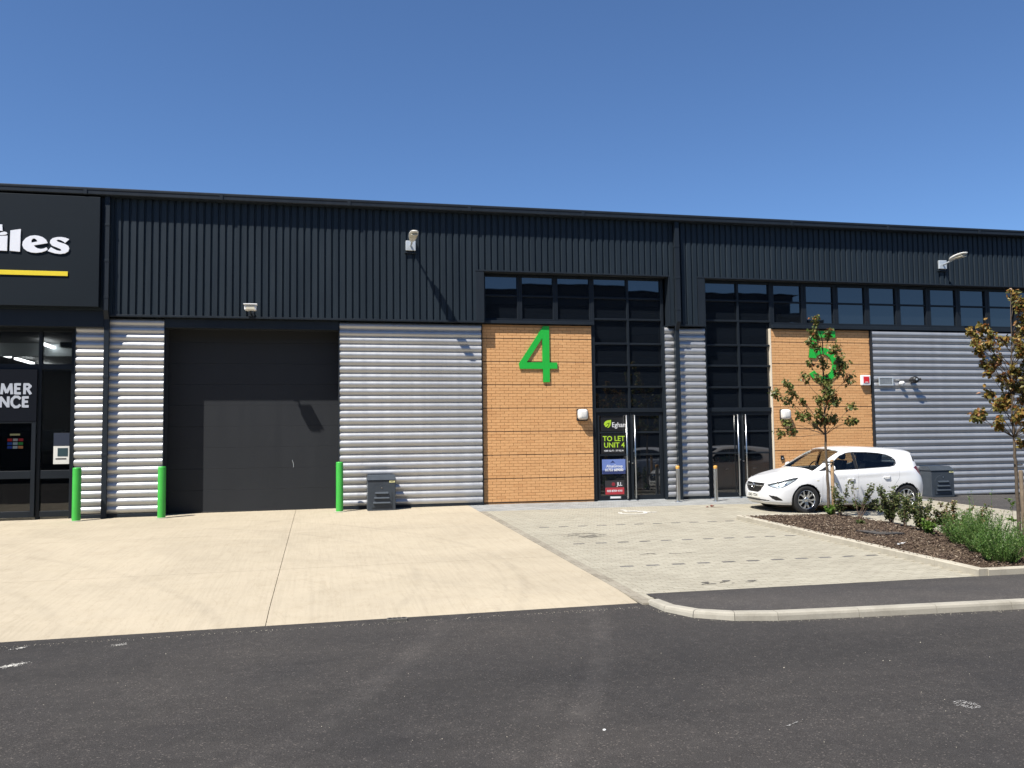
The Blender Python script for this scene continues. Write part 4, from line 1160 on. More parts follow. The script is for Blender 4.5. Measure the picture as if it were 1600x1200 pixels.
def kiosk(x0, x1, yf, yb, h, label):
    z = gz(x0, yf) - 0.01
    t = thing('meter_kiosk', ((x0 + x1) / 2, (yf + yb) / 2, z), label, 'meter box', 'meter kiosks against the wall')
    b = 0.012
    mb = MB()
    mb.bbox(x0, x1, yf, yb, z, z + h * 0.86, 0.012); mb.build('cabinet', M['kiosk'], t)
    mb = MB()
    vs = [(x0 - 0.015, yf - 0.02, z + h * 0.865), (x1 + 0.015, yf - 0.02, z + h * 0.865), (x1 + 0.015, yb, z + h * 0.865), (x0 - 0.015, yb, z + h * 0.865),
          (x0 + 0.01, yf + 0.16, z + h), (x1 - 0.01, yf + 0.16, z + h), (x1 - 0.01, yb, z + h), (x0 + 0.01, yb, z + h)]
    mb.add(vs, [(3, 2, 1, 0), (4, 5, 6, 7), (0, 1, 5, 4), (1, 2, 6, 5), (2, 3, 7, 6), (3, 0, 4, 7)])
    mb.build('lid', M['kiosk'], t)
    cx_ = (x0 + x1) / 2; w = (x1 - x0)
    # door with an arched raised panel and three louvres
    out = []
    for a in range(0, 181, 12):
        out.append((cx_ + 0.36 * w * math.cos(R(a)), z + h * 0.50 + 0.22 * h * math.sin(R(a))))
    out += [(cx_ - 0.36 * w, z + h * 0.10), (cx_ + 0.36 * w, z + h * 0.10)]
    dr = curve_mesh('door', [out], 0.006, M['kiosk'], t, facing(0, yf - 0.007, 0))
    for k in range(3):
        ww = w * (0.235 + 0.035 * k); zz = z + h * (0.50 - 0.135 * k)
        mb = MB(); mb.add([(cx_ - ww, yf - 0.013, zz + 0.03), (cx_ + ww, yf - 0.013, zz + 0.03), (cx_ + ww, yf - 0.05, zz - 0.012), (cx_ - ww, yf - 0.05, zz - 0.012), (cx_ + ww, yf - 0.013, zz - 0.018), (cx_ - ww, yf - 0.013, zz - 0.018)],
                          [(0, 1, 2, 3), (3, 2, 4, 5), (0, 3, 5), (1, 4, 2)]); recalc(mb.build('louvre', M['kiosk'], t))
    mb = MB(); mb.lathe([(0, yf - 0.026), (0.013, yf - 0.025), (0.013, yf - 0.01)], 10, (cx_, 0, z + h * 0.65), 'y'); mb.build('lock', M['steel'], t)
    part_box('label_plate', M['pale_yellow'], t, x1 - 0.155, x1 - 0.015, yf - 0.006, yf - 0.001, z + h * 0.79, z + h * 0.85, 0.001)
    part_box('label_text', M['black'], t, x1 - 0.12, x1 - 0.05, yf - 0.0075, yf - 0.0055, z + h * 0.815, z + h * 0.822, 0.0005)
kiosk(1.13, 1.80, -0.58, -0.13, 0.86, 'slate grey meter kiosk with louvred door left of the brick panel')
kiosk(16.60, 17.33, -0.62, -0.13, 0.86, 'slate grey meter kiosk behind the tail of the white car')

# ================================================================== THE PARKED CAR
def cr(p0, p1, p2, p3, t):
    return 0.5 * ((2 * p1) + (-p0 + p2) * t + (2 * p0 - 5 * p1 + 4 * p2 - p3) * t * t + (-p0 + 3 * p1 - 3 * p2 + p3) * t ** 3)

# control net: rings run from the nose round the corner, along the flank and round the tail; x from nose, half-width y, height z
# columns: 0 skirt, 1 lower, 2 mid, 3 crease, 4 shoulder, 5 rail, 6 crown, 7 centre
NET = [
 [(.10, 0, .19), (.035, 0, .26), (.005, 0, .40), (.0, 0, .57), (.045, 0, .69), (.11, 0, .745), (.24, 0, .80), (.42, 0, .855)],
 [(.12, .38, .19), (.055, .40, .26), (.025, .41, .40), (.028, .41, .57), (.085, .40, .695), (.15, .38, .75), (.28, .26, .805), (.46, 0, .865)],
 [(.29, .66, .19), (.225, .69, .26), (.185, .705, .40), (.20, .705, .57), (.29, .675, .715), (.34, .60, .775), (.40, .36, .83), (.55, 0, .888)],
 [(.46, .755, .19), (.43, .80, .26), (.42, .825, .42), (.43, .825, .60), (.48, .775, .765), (.52, .675, .825), (.55, .42, .872), (.68, 0, .912)],
 [(.84, .76, .18), (.84, .83, .26), (.84, .862, .48), (.84, .858, .68), (.84, .81, .835), (.82, .705, .893), (.82, .43, .935), (.86, 0, .958)],
 [(1.06, .74, .17), (1.06, .825, .25), (1.06, .862, .50), (1.06, .862, .70), (1.06, .818, .875), (1.06, .725, .935), (1.04, .44, .985), (1.01, 0, 1.00)],
 [(1.28, .73, .17), (1.28, .82, .25), (1.28, .864, .52), (1.28, .864, .72), (1.28, .828, .905), (1.28, .705, 1.055), (1.24, .43, 1.115), (1.20, 0, 1.13)],
 [(1.56, .73, .17), (1.56, .82, .25), (1.56, .866, .53), (1.56, .866, .74), (1.56, .834, .925), (1.56, .648, 1.225), (1.50, .40, 1.285), (1.46, 0, 1.305)],
 [(1.86, .73, .17), (1.86, .82, .25), (1.86, .867, .54), (1.86, .867, .75), (1.86, .836, .940), (1.86, .605, 1.352), (1.80, .37, 1.418), (1.77, 0, 1.435)],
 [(2.25, .73, .17), (2.25, .82, .25), (2.25, .868, .55), (2.25, .868, .77), (2.25, .838, .958), (2.25, .592, 1.402), (2.22, .35, 1.465), (2.20, 0, 1.480)],
 [(2.75, .73, .17), (2.75, .82, .25), (2.75, .868, .56), (2.75, .868, .79), (2.75, .836, .985), (2.75, .585, 1.395), (2.75, .34, 1.455), (2.75, 0, 1.470)],
 [(3.15, .74, .18), (3.15, .825, .27), (3.15, .866, .56), (3.15, .862, .80), (3.15, .826, 1.005), (3.15, .582, 1.372), (3.17, .33, 1.436), (3.20, 0, 1.450)],
 [(3.42, .74, .19), (3.42, .828, .30), (3.42, .860, .57), (3.42, .852, .81), (3.42, .808, 1.015), (3.44, .570, 1.342), (3.50, .32, 1.408), (3.56, 0, 1.424)],
 [(3.68, .72, .22), (3.70, .795, .34), (3.71, .822, .57), (3.69, .810, .80), (3.64, .760, 1.00), (3.68, .552, 1.300), (3.72, .31, 1.378), (3.77, 0, 1.398)],
 [(3.83, .60, .25), (3.89, .655, .36), (3.905, .675, .56), (3.87, .67, .78), (3.80, .63, .985), (3.735, .52, 1.262), (3.755, .31, 1.352), (3.79, 0, 1.380)],
 [(3.89, .32, .25), (3.98, .36, .36), (4.00, .37, .55), (3.955, .37, .78), (3.905, .35, .99), (3.80, .32, 1.235), (3.775, .2, 1.335), (3.795, 0, 1.366)],
 [(3.90, 0, .25), (4.00, 0, .36), (4.02, 0, .55), (3.975, 0, .78), (3.925, 0, .99), (3.82, 0, 1.225), (3.785, 0, 1.325), (3.80, 0, 1.360)],
]
NR, NC = len(NET), 8
def net(i, j):
    # mirror across the centre plane at both ends, so that nose and tail stay smooth
    s_ = 1
    if i < 0: i = -i; s_ = -1
    if i > NR - 1: i = 2 * (NR - 1) - i; s_ = -1
    if j < 0: j = 0
    if j > 7:
        p = NET[i][6]; return Vector((p[0], -p[1] * s_, p[2]))
    p = NET[i][j]; return Vector((p[0], p[1] * s_, p[2]))
def S(u, v):
    i = min(int(u), NR - 2); j = min(int(v), 6); a, b = u - i, v - j
    rows = []
    for k in range(-1, 3):
        rows.append(cr(net(i + k, j - 1), net(i + k, j), net(i + k, j + 1), net(i + k, j + 2), b))
    p = cr(*rows, a)
    if p.y < 0 and (u < 0.05 or u > NR - 1.05 or v > 6.9): p.y = 0
    return p
def inpoly(x, y, poly):
    c = False; n = len(poly)
    for i in range(n):
        x0, y0 = poly[i]; x1, y1 = poly[i - 1]
        if (y0 > y) != (y1 > y) and x < (x1 - x0) * (y - y0) / (y1 - y0) + x0: c = not c
    return c
FW, RW, WR = 0.84, 3.352, 0.318
ARCH = 0.350
W_FRONT = [(1.345, .955), (1.60, 1.160), (1.78, 1.275), (1.95, 1.335), (2.085, 1.352), (2.085, .985), (1.8, .975)]
W_QUART = [(1.14, .935), (1.325, .952), (1.52, 1.125), (1.42, 1.075), (1.30, 1.01)]
W_REAR = [(2.145, 1.353), (2.45, 1.350), (2.75, 1.330), (2.95, 1.292), (3.08, 1.235), (3.135, 1.17), (3.125, 1.11), (3.06, 1.060), (2.93, 1.035), (2.145, .990)]
HEAD = [(1.22, 3.42), (1.55, 3.70), (2.0, 3.93), (2.6, 4.03), (3.2, 4.07), (3.52, 4.0), (3.28, 3.64), (2.88, 3.30), (2.4, 3.04), (1.95, 3.0), (1.5, 3.16)]
GRILLE = [(-0.1, 2.26), (0.5, 2.29), (0.78, 2.6), (0.98, 3.2), (1.05, 3.66), (0.5, 3.74), (-0.1, 3.74)]
FOG = [(1.40, 2.06), (1.95, 1.95), (2.45, 1.45), (2.5, 1.2), (1.85, 1.22), (1.62, 1.5)]
LOWER = [(-0.1, 1.02), (-0.1, 1.32), (0.9, 1.34), (1.35, 1.28), (1.5, 1.12), (1.1, 1.02)]
TAIL = [(12.75, 4.02), (13.2, 4.16), (13.75, 4.12), (14.0, 3.7), (13.95, 3.25), (13.6, 3.10), (13.35, 3.35), (13.0, 3.8)]

def classify(u, v, p):
    side = p.y > 0.5
    for cx_ in (FW, RW):
        if side and (p.x - cx_) ** 2 + (p.z - WR) ** 2 < ARCH ** 2: return None
    if side and 4.0 < v < 5.3:
        if inpoly(p.x, p.z, W_FRONT): return 'front_side_window'
        if inpoly(p.x, p.z, W_QUART): return 'quarter_trim'
        if inpoly(p.x, p.z, W_REAR): return 'rear_side_window'
        if inpoly(p.x, p.z, [(2.085, 1.36), (2.145, 1.36), (2.145, .985), (2.085, .98)]): return 'pillar_trim'
    if 5.13 < v and 5.02 < u < 7.93 - 0.10 * (7 - v) / 1.9: return 'windscreen'
    if u > 13.9 and 4.35 < v < 5.6: return 'rear_window'
    if u > 12.95 and 4.45 < v < 5.35: return 'tail_trim'
    if inpoly(u, v, HEAD): return 'headlight'
    if inpoly(u, v, GRILLE): return 'grille'
    if inpoly(u, v, FOG): return 'fog_recess'
    if inpoly(u, v, LOWER): return 'lower_intake'
    if inpoly(u, v, TAIL): return 'taillight'
    if v < 0.22 : return 'sill_trim'
    return 'body'

def body_parts():
    U = []
    for i in range(NR - 1):
        a = max((net(i + 1, 3) - net(i, 3)).length, 0.12); n = max(8, int(a / 0.014))
        U += [i + k / n for k in range(n)]
    U.append(NR - 1.0)
    V = []
    seg = [.12, .25, .2, .19, .5, .25, .4]
    for j in range(7):
        n = max(8, int(seg[j] / 0.0135)); V += [j + k / n for k in range(n)]
    V.append(7.0)
    P = [[S(u, v) for v in V] for u in U]
    out = {}
    for i in range(len(U) - 1):
        for j in range(len(V) - 1):
            um, vm = (U[i] + U[i + 1]) / 2, (V[j] + V[j + 1]) / 2
            pm_ = (P[i][j] + P[i + 1][j + 1]) / 2
            c = classify(um, vm, pm_)
            if c: out.setdefault(c, []).append((i, j))
    # normals for small insets
    def nrm(i, j):
        a = P[min(i + 1, len(U) - 1)][j] - P[max(i - 1, 0)][j]; b = P[i][min(j + 1, len(V) - 1)] - P[i][max(j - 1, 0)]
        n = a.cross(b)
        if n.length < 1e-9: return Vector((0, 0, 0))
        n.normalize()
        # outward: away from the car's core
        if n.dot(P[i][j] - Vector((min(max(P[i][j].x, .6), 3.4), 0, .6))) < 0: n = -n
        return n
    return U, V, P, out, nrm

def side_point(x, z):
    """half-width of the flank at (x, z) by search on the net"""
    best = None
    u0 = next((i for i in range(NR - 1) if NET[i][3][0] <= x <= NET[i + 1][3][0]), 8)
    lo, hi = 0.0, 5.0
    u = u0 + (x - NET[u0][3][0]) / (NET[u0 + 1][3][0] - NET[u0][3][0])
    for _ in range(30):
        m_ = (lo + hi) / 2; p = S(u, m_)
        if p.z < z: lo = m_
        else: hi = m_
    p = S(u, (lo + hi) / 2)
    return p.y

def build_car(label):
    root = thing('car', (0, 0, 0), label, 'car')
    U, V, P, parts, nrm = body_parts()
    def mesh_of(cells, inset, sides, name, mat, smooth=True, skirt=0.0, parent=root):
        mb = MB()
        for s_ in sides:
            idx = {}
            def vid(i, j):
                if (i, j) not in idx:
                    p = P[i][j] + nrm(i, j) * inset
                    idx[(i, j)] = len(mb.v); mb.v.append((p.x, p.y * s_, p.z))
                return idx[(i, j)]
            cs = set(cells)
            for (i, j) in cells:
                f = (vid(i, j), vid(i + 1, j), vid(i + 1, j + 1), vid(i, j + 1))
                mb.f.append(f if s_ < 0 else f[::-1]); mb.m.append(0)
            if skirt:
                for (i, j) in cells:
                    for (di, dj, a, b) in ((-1, 0, (i, j), (i, j + 1)), (1, 0, (i + 1, j), (i + 1, j + 1)), (0, -1, (i, j), (i + 1, j)), (0, 1, (i, j + 1), (i + 1, j + 1))):
                        if (i + di, j + dj) not in cs:
                            if j + dj > len(V) - 2 or i + di < 0 or i + di > len(U) - 2: continue
                            pa, pb = P[a[0]][a[1]], P[b[0]][b[1]]
                            qa, qb = pa + nrm(*a) * skirt, pb + nrm(*b) * skirt
                            o = len(mb.v)
                            mb.v += [(q.x, q.y * s_, q.z) for q in (pa, pb, qb, qa)]
                            mb.f.append((o, o + 1, o + 2, o + 3)); mb.m.append(0)
        o = mb.build(name, mat, parent, smooth=smooth)
        return o
    body = mesh_of(parts['body'], 0.0, (-1, 1), 'body', M['carpaint'], skirt=-0.022)
    bm = bmesh.new(); bm.from_mesh(body.data); bmesh.ops.remove_doubles(bm, verts=[v for v in bm.verts if abs(v.co.y) < 0.0015], dist=0.002)
    bm.to_mesh(body.data); bm.free()
    for key in ('lower_intake',): mesh_of(parts[key], -0.012, (-1, 1), key, M['black'])
    for key in ('quarter_trim', 'pillar_trim', 'tail_trim', 'fog_recess', 'sill_trim'):
        for s_ in (-1, 1): mesh_of(parts[key], -0.012, (s_,), key, M['black'])
    mesh_of(parts['windscreen'], -0.005, (-1, 1), 'windscreen', M['carglass'])
    mesh_of(parts['rear_window'], -0.005, (-1, 1), 'rear_window', M['carglass_dark'])
    for s_ in (-1, 1):
        mesh_of(parts['front_side_window'], -0.006, (s_,), 'side_window', M['carglass'])
        mesh_of(parts['rear_side_window'], -0.006, (s_,), 'side_window', M['carglass_dark'])
        h = mesh_of(parts['headlight'], -0.03, (s_,), 'headlight', M['lamp_chrome'])
        mesh_of(parts['headlight'], -0.002, (s_,), 'lens', M['carglass'], parent=h)
        for (u, v, r) in ((1.95, 3.58, 0.058), (2.55, 3.72, 0.052)):
            c = S(u, v); mb = MB()
            mb.lathe([(r, -0.022), (r * 0.92, -0.026), (r * 0.7, -0.006), (0.0, 0.002)], 18, (c.x + 0.014, (c.y - 0.014) * s_, c.z), 'x')
            mb.build('bulb', M['chrome'], h, smooth=True)
        # dark outer rim of the lamp
        rim = []
        for k in range(len(HEAD)):
            a, b = HEAD[k], HEAD[(k + 1) % len(HEAD)]
            for q in range(6):
                t = q / 6; p = S(a[0] + (b[0] - a[0]) * t, a[1] + (b[1] - a[1]) * t); rim.append((p.x, p.y * s_, p.z))
        MB().tube(rim + [rim[0]], 0.0065, 5, cap=False).build('lamp_surround', M['black'], h)
        mesh_of(parts['taillight'], 0.002, (s_,), 'tail_light', M['taillight'])
    gr = mesh_of(parts['grille'], -0.03, (-1, 1), 'grille', M['black'])
    for v, r, mt in ((3.2, 0.011, 'chrome'), (2.95, 0.006, 'black'), (2.7, 0.006, 'black'), (3.45, 0.006, 'black'), (2.45, 0.006, 'black')):
        um = 0.97 - max(0, 3.3 - v) * 0.45
        pts = [S(um * k / 8, v) for k in range(9)]
        for s_ in (-1, 1):
            MB().tube([(p.x + 0.004, p.y * s_, p.z) for p in pts], r, 6).build('grille_bar', M[mt], gr)
    mb = MB(); c = S(0.0, 3.15); 
    t_ = []
    for a in range(0, 361, 15): t_.append((c.x - 0.016, 0.058 * math.cos(R(a)), c.z + 0.058 * math.sin(R(a))))
    mb.tube(t_, 0.0075, 6, cap=False); mb.add([(c.x - 0.02, -0.06, c.z + 0.012), (c.x - 0.02, 0.012, c.z + 0.012), (c.x - 0.02, -0.004, c.z - 0.004), (c.x - 0.02, 0.06, c.z - 0.012), (c.x - 0.02, -0.012, c.z - 0.012), (c.x - 0.02, 0.004, c.z + 0.004)], [(0, 1, 5), (0, 5, 2), (3, 4, 2), (3, 2, 5)])
    mb.build('emblem', M['chrome'], gr)
    # number plate
    pl = MB().bbox(-0.018, 0.03, -0.26, 0.26, 0.325, 0.435, 0.004).build('number_plate', M['plate'], root)
    Mx = Matrix.Translation((-0.0195, 0, 0.38)) @ Matrix.Rotation(R(-90), 4, 'Z') @ Matrix.Rotation(R(90), 4, 'X')
    text_mesh('plate_text', 'LB65 YDH', 0.098, 0.0008, M['black'], pl, Mx, 0.001, 'CENTER', 1.0)
    MB().bbox(3.985, 4.03, -0.26, 0.26, 0.50, 0.61, 0.004).build('number_plate', M['yellow'], root)
    # shut lines: narrow dark ribbons laid on the panels
    def ribbon(poly, w=0.0045, name='shut_line'):
        for s_ in (-1, 1):
            pts = []
            for (x0, z0), (x1, z1) in zip(poly, poly[1:]):
                n = max(2, int(math.hypot(x1 - x0, z1 - z0) / 0.04))
                for k in range(n): pts.append((x0 + (x1 - x0) * k / n, z0 + (z1 - z0) * k / n))
            pts.append(poly[-1])
            MB().tube([(x, (side_point(x, z) - 0.0012) * s_, z) for x, z in pts], w * 0.55, 5).build(name, M['black'], root)
    ribbon([(1.27, .93), (1.235, .80), (1.22, .55), (1.235, .30), (1.26, .235), (1.6, .23), (2.08, .232)])
    ribbon([(2.115, .98), (2.115, .6), (2.09, .30), (2.08, .232), (2.5, .235), (2.82, .25), (2.92, .33), (2.99, .50), (3.06, .66), (3.16, .78), (3.165, 1.0)])
    # door handles, character crease, side repeater
    for s_ in (-1, 1):
        for hx, hz in ((1.93, .765), (2.83, .80)):
            y = side_point(hx, hz) * s_
            hd = MB().tube([(hx - 0.085, y + 0.004 * s_, hz - 0.006), (hx - 0.06, y + 0.028 * s_, hz + 0.002), (hx + 0.05, y + 0.030 * s_, hz + 0.008), (hx + 0.085, y + 0.004 * s_, hz + 0.010)], [0.012, 0.014, 0.014, 0.012], 8).build('door_handle', M['carpaint'], root, smooth=True)
            cup = MB(); cup.lathe([(0.0, 0.002), (0.035, 0.0022), (0.040, 0.0)], 14, (hx - 0.02, y, hz - 0.010), 'y'); cup.build('handle_recess', M['lamp_chrome'], hd)
        y = side_point(1.12, .74) * s_
        MB().bbox(1.085, 1.14, min(y, y + 0.006 * s_), max(y, y + 0.006 * s_), .728, .748, 0.002).build('side_repeater', M['lens'], root)
        # mirror: shell on a short stalk
        my = 0.93 * s_; mx, mz = 1.43, 1.005
        mb = MB(); n = 16; rings = []
        for k in range(9):
            a = -math.pi / 2 + math.pi * k / 8
            for q in range(n):
                t = 2 * math.pi * q / n
                rx = 0.085 * math.cos(a)
                mb.v.append((mx + 0.065 * math.sin(a) * (1 if a < 0 else 0.45) - 0.01, my + 0.115 * math.cos(a) ** 0.7 * math.copysign(abs(math.cos(t)) ** 0.8, math.cos(t)), mz + 0.072 * math.cos(a) ** 0.7 * math.copysign(abs(math.sin(t)) ** 0.8, math.sin(t))))
        for k in range(8):
            for q in range(n):
                mb.f.append((k * n + q, k * n + (q + 1) % n, (k + 1) * n + (q + 1) % n, (k + 1) * n + q)); mb.m.append(0)
        mi = recalc(mb.build('wing_mirror', M['carpaint'], root, smooth=True))
        MB().tube([(1.42, side_point(1.42, .94) * s_ - 0.01 * s_, .945), (1.43, 0.86 * s_, .965)], [0.03, 0.025], 8).build('mirror_stalk', M['black'], mi)
        # chrome-less white A to C pillars need a thin black seal along the glass
        for poly in (W_FRONT, W_REAR):
            pts = []
            for k in range(len(poly)):
                a, b = poly[k], poly[(k + 1) % len(poly)]
                for q in range(6): t = q / 6; pts.append((a[0] + (b[0] - a[0]) * t, a[1] + (b[1] - a[1]) * t))
            pts.append(pts[0])
            line = []
            for x, z in pts:
                u0 = next(i for i in range(NR - 1) if NET[i][4][0] <= x <= NET[i + 1][4][0]); u = u0 + (x - NET[u0][4][0]) / (NET[u0 + 1][4][0] - NET[u0][4][0])
                lo, hi = 3.5, 5.6
                for _ in range(24):
                    m_ = (lo + hi) / 2
                    if S(u, m_).z < z: lo = m_
                    else: hi = m_
                p = S(u, (lo + hi) / 2); line.append((p.x, (p.y - 0.002) * s_, p.z))
            MB().tube(line, 0.009, 5, cap=False).build('window_seal', M['black'], root)
    # bonnet shut line
    for s_ in (-1, 1):
        pts = [S(u, v) for u, v in ((1.05, 3.62), (1.3, 3.85), (1.7, 4.15), (2.2, 4.35), (3.0, 4.45), (4.0, 4.5), (4.7, 4.6))]
        pts = [S(1.05 + 3.75 * k / 40, [3.62, 4.02, 4.28, 4.40, 4.46, 4.50, 4.53, 4.56, 4.6][min(k // 5, 8)]) for k in range(0, 41, 5)]
        MB().tube([(p.x, p.y * s_, p.z - 0.001) for p in pts], 0.0025, 5).build('shut_line', M['black'], root)
    # wheels
    def wheel(x, y, s_):
        t = MB()
        prof = [(0.205, -0.085), (0.225, -0.098), (0.275, -0.102), (0.300, -0.092), (WR - 0.002, -0.07), (WR, -0.03), (WR, 0.03), (WR - 0.002, 0.07), (0.300, 0.092), (0.275, 0.102), (0.225, 0.098), (0.205, 0.085)]
        t.lathe(prof, 48, (0, 0, 0), 'y'); 
        w = t.build('wheel', M['rubber'], root, smooth=True)
        w.location = (x, y, WR); w.rotation_euler = (0, R(17), 0)
        r_ = MB()
        yo = 0.088 * s_
        r_.lathe([(0.212, yo * 0.98), (0.206, yo * 1.06), (0.198, yo * 1.0), (0.192, yo * 0.6), (0.190, -0.05 * s_)], 48, (0, 0, 0), 'y')
        rim_ = r_.build('rim', M['alloy'], w, smooth=True)
        b_ = MB(); b_.lathe([(0.195, 0.0), (0.0, 0.0)], 36, (0, 0.008 * s_, 0), 'y'); b_.build('brake', M['black'], w)
        for k in range(5):
            for da, tw in ((-0.20, 1), (0.20, -1)):
                a0 = 2 * math.pi * k / 5; a1 = a0 + da * 1.45
                p0 = Vector((0.045 * math.cos(a0 + da * 1.2), yo * 0.88, 0.045 * math.sin(a0 + da * 1.2))); pm2 = Vector((0.12 * math.cos(a0 + da), yo * 0.98, 0.12 * math.sin(a0 + da))); p1 = Vector((0.198 * math.cos(a1), yo * 0.96, 0.198 * math.sin(a1)))
                mbs = MB(); d = Vector((-math.sin(a0), 0, math.cos(a0)))
                vs = []
                for p, wd in ((p0, 0.020), (pm2, 0.016), (p1, 0.021)):
                    vs += [p + d * wd, p - d * wd, p - d * wd * 1.3 + Vector((0, -0.035 * s_, 0)), p + d * wd * 1.3 + Vector((0, -0.035 * s_, 0))]
                mbs.add(vs, [(q * 4 + e, q * 4 + (e + 1) % 4, (q + 1) * 4 + (e + 1) % 4, (q + 1) * 4 + e) for q in range(2) for e in range(4)] + [(8, 9, 10, 11)])
                recalc(mbs.build('spoke', M['alloy'], w))
        hb = MB(); hb.lathe([(0.055, yo * 0.7), (0.052, yo * 0.96), (0.035, yo * 1.0), (0.0, yo * 1.0)], 20, (0, 0, 0), 'y'); hb.build('hub_cap', M['alloy'], w, smooth=True)
        # dark wheel housing
        a_ = MB(); n = 20
        for yy in (0.10 * s_, -0.20 * s_):
            for q in range(n + 1):
                an = R(-12 + 204 * q / n); a_.v.append((x + (ARCH + 0.006) * math.cos(an), y + yy, WR + (ARCH + 0.006) * math.sin(an)))
        for q in range(n): a_.f.append((q, q + 1, n + 1 + q + 1, n + 1 + q)); a_.m.append(0)
        o = len(a_.v); a_.v.append((x, y - 0.2 * s_, WR)); 
        for q in range(n): a_.f.append((n + 1 + q, n + 2 + q, o)); a_.m.append(0)
        a_.build('wheel_housing', M['black'], root)
    for s_ in (-1, 1):
        wheel(FW, 0.748 * s_, s_); wheel(RW, 0.748 * s_, s_)
    # underside and cabin
    un = MB(); un.bbox(0.25, 3.75, -0.62, 0.62, 0.16, 0.24, 0.02); un.bbox(0.35, 3.7, -0.55, 0.55, 0.235, 0.42, 0.02); un.build('underbody', M['black'], root)
    cab = MB(); cab.bbox(1.25, 3.55, -0.76, 0.76, 0.40, 0.62, 0.02); cab.bbox(3.0, 3.6, -0.72, 0.72, 0.6, 0.95, 0.02); cab.build('cabin_floor', M['seat'], root)
    da = MB(); da.bbox(1.08, 1.55, -0.74, 0.74, 0.60, 0.93, 0.05); da.build('dashboard', M['black'], root)
    for s_ in (-1, 1):
        st = MB(); st.bbox(1.80, 2.30, 0.36 * s_ - 0.24, 0.36 * s_ + 0.24, 0.55, 0.72, 0.05)
        bk = [(2.22, .66), (2.34, .66), (2.50, 1.12), (2.43, 1.14)]
        for (xa, za), (xb, zb) in ((bk[0], bk[3]),):
            st.add([(2.20, 0.36 * s_ - 0.23, .64), (2.36, 0.36 * s_ - 0.23, .64), (2.52, 0.36 * s_ - 0.19, 1.13), (2.42, 0.36 * s_ - 0.19, 1.14), (2.20, 0.36 * s_ + 0.23, .64), (2.36, 0.36 * s_ + 0.23, .64), (2.52, 0.36 * s_ + 0.19, 1.13), (2.42, 0.36 * s_ + 0.19, 1.14)],
                   [(0, 1, 2, 3), (7, 6, 5, 4), (0, 3, 7, 4), (1, 5, 6, 2), (3, 2, 6, 7), (0, 4, 5, 1)])
        seat = recalc(st.build('seat', M['seat'], root))
        hr = MB(); n = 14
        for k in range(7):
            a = -math.pi / 2 + math.pi * k / 6
            for q in range(n):
                t = 2 * math.pi * q / n
                hr.v.append((2.50 + 0.055 * math.cos(a) ** 0.5 * math.cos(t) if k not in (0, 6) else 2.50, 0.36 * s_ + (0.13 * max(math.cos(a), 0) ** 0.5) * math.sin(t), 1.235 + 0.095 * math.sin(a)))
        for k in range(6):
            for q in range(n): hr.f.append((k * n + q, k * n + (q + 1) % n, (k + 1) * n + (q + 1) % n, (k + 1) * n + q)); hr.m.append(0)
        hr.build('headrest', M['seat'], seat, smooth=True)
    rb = MB(); rb.bbox(2.80, 3.20, -0.62, 0.62, 0.55, 0.74, 0.05); rb.bbox(3.10, 3.25, -0.62, 0.62, 0.70, 1.10, 0.05); rb.build('rear_bench', M['seat'], root)
    # right-hand drive: the wheel stands on the far side (positive y)
    sw = MB(); cc_ = Vector((1.72, 0.36, 0.93)); ring = []
    for a in range(0, 361, 20):
        ring.append(cc_ + Vector((0.06 * math.sin(R(a)), 0.18 * math.cos(R(a)), 0.17 * math.sin(R(a)))))
    sw.tube(ring, 0.014, 8, cap=False); sw.tube([cc_, (1.52, 0.36, 0.86)], [0.05, 0.04], 8); sw.build('steering_wheel', M['black'], root)
    MB().tube([(3.30, 0, 1.425), (3.42, 0, 1.50)], [0.006, 0.003], 6).build('aerial', M['black'], root)
    return root
car = build_car('white five door hatchback parked in front of the unit 5 brick panel')
CARX, CARY = 9.93, -3.03
car.location = (CARX, CARY, gz(11.5, -2.9) - 0.012)
car.scale = (1.025, 1.025, 1.025)
car.rotation_euler = (R(1.43), R(0.65), R(0.0))

# ================================================================== PLANTS
def leaf_quad(mb, p, d, n, L, W, fold=0.25, curl=0.0):
    """a small pointed leaf, folded along its midrib"""
    d = d.normalized(); s_ = d.cross(n)
    if s_.length < 1e-5: s_ = d.orthogonal()
    s_.normalize(); n = s_.cross(d)
    b = p; m1 = p + d * L * 0.45 ; t = p + d * L + n * (-curl * L)
    l = m1 + s_ * W * 0.5 + n * fold * W * 0.5; r = m1 - s_ * W * 0.5 + n * fold * W * 0.5
    l2 = p + d * L * 0.78 + s_ * W * 0.32 + n * (fold * W * 0.3 - curl * L * 0.4); r2 = p + d * L * 0.78 - s_ * W * 0.32 + n * (fold * W * 0.3 - curl * L * 0.4)
    o = len(mb.v)
    mb.v += [tuple(b), tuple(l), tuple(l2), tuple(t), tuple(r2), tuple(r)]
    mb.f += [(o, o + 3, o + 2, o + 1), (o, o + 5, o + 4, o + 3)]; mb.m += [0, 0]

def rv(rnd):
    while True:
        v = Vector((rnd.uniform(-1, 1), rnd.uniform(-1, 1), rnd.uniform(-1, 1)))
        if 0.05 < v.length < 1: return v

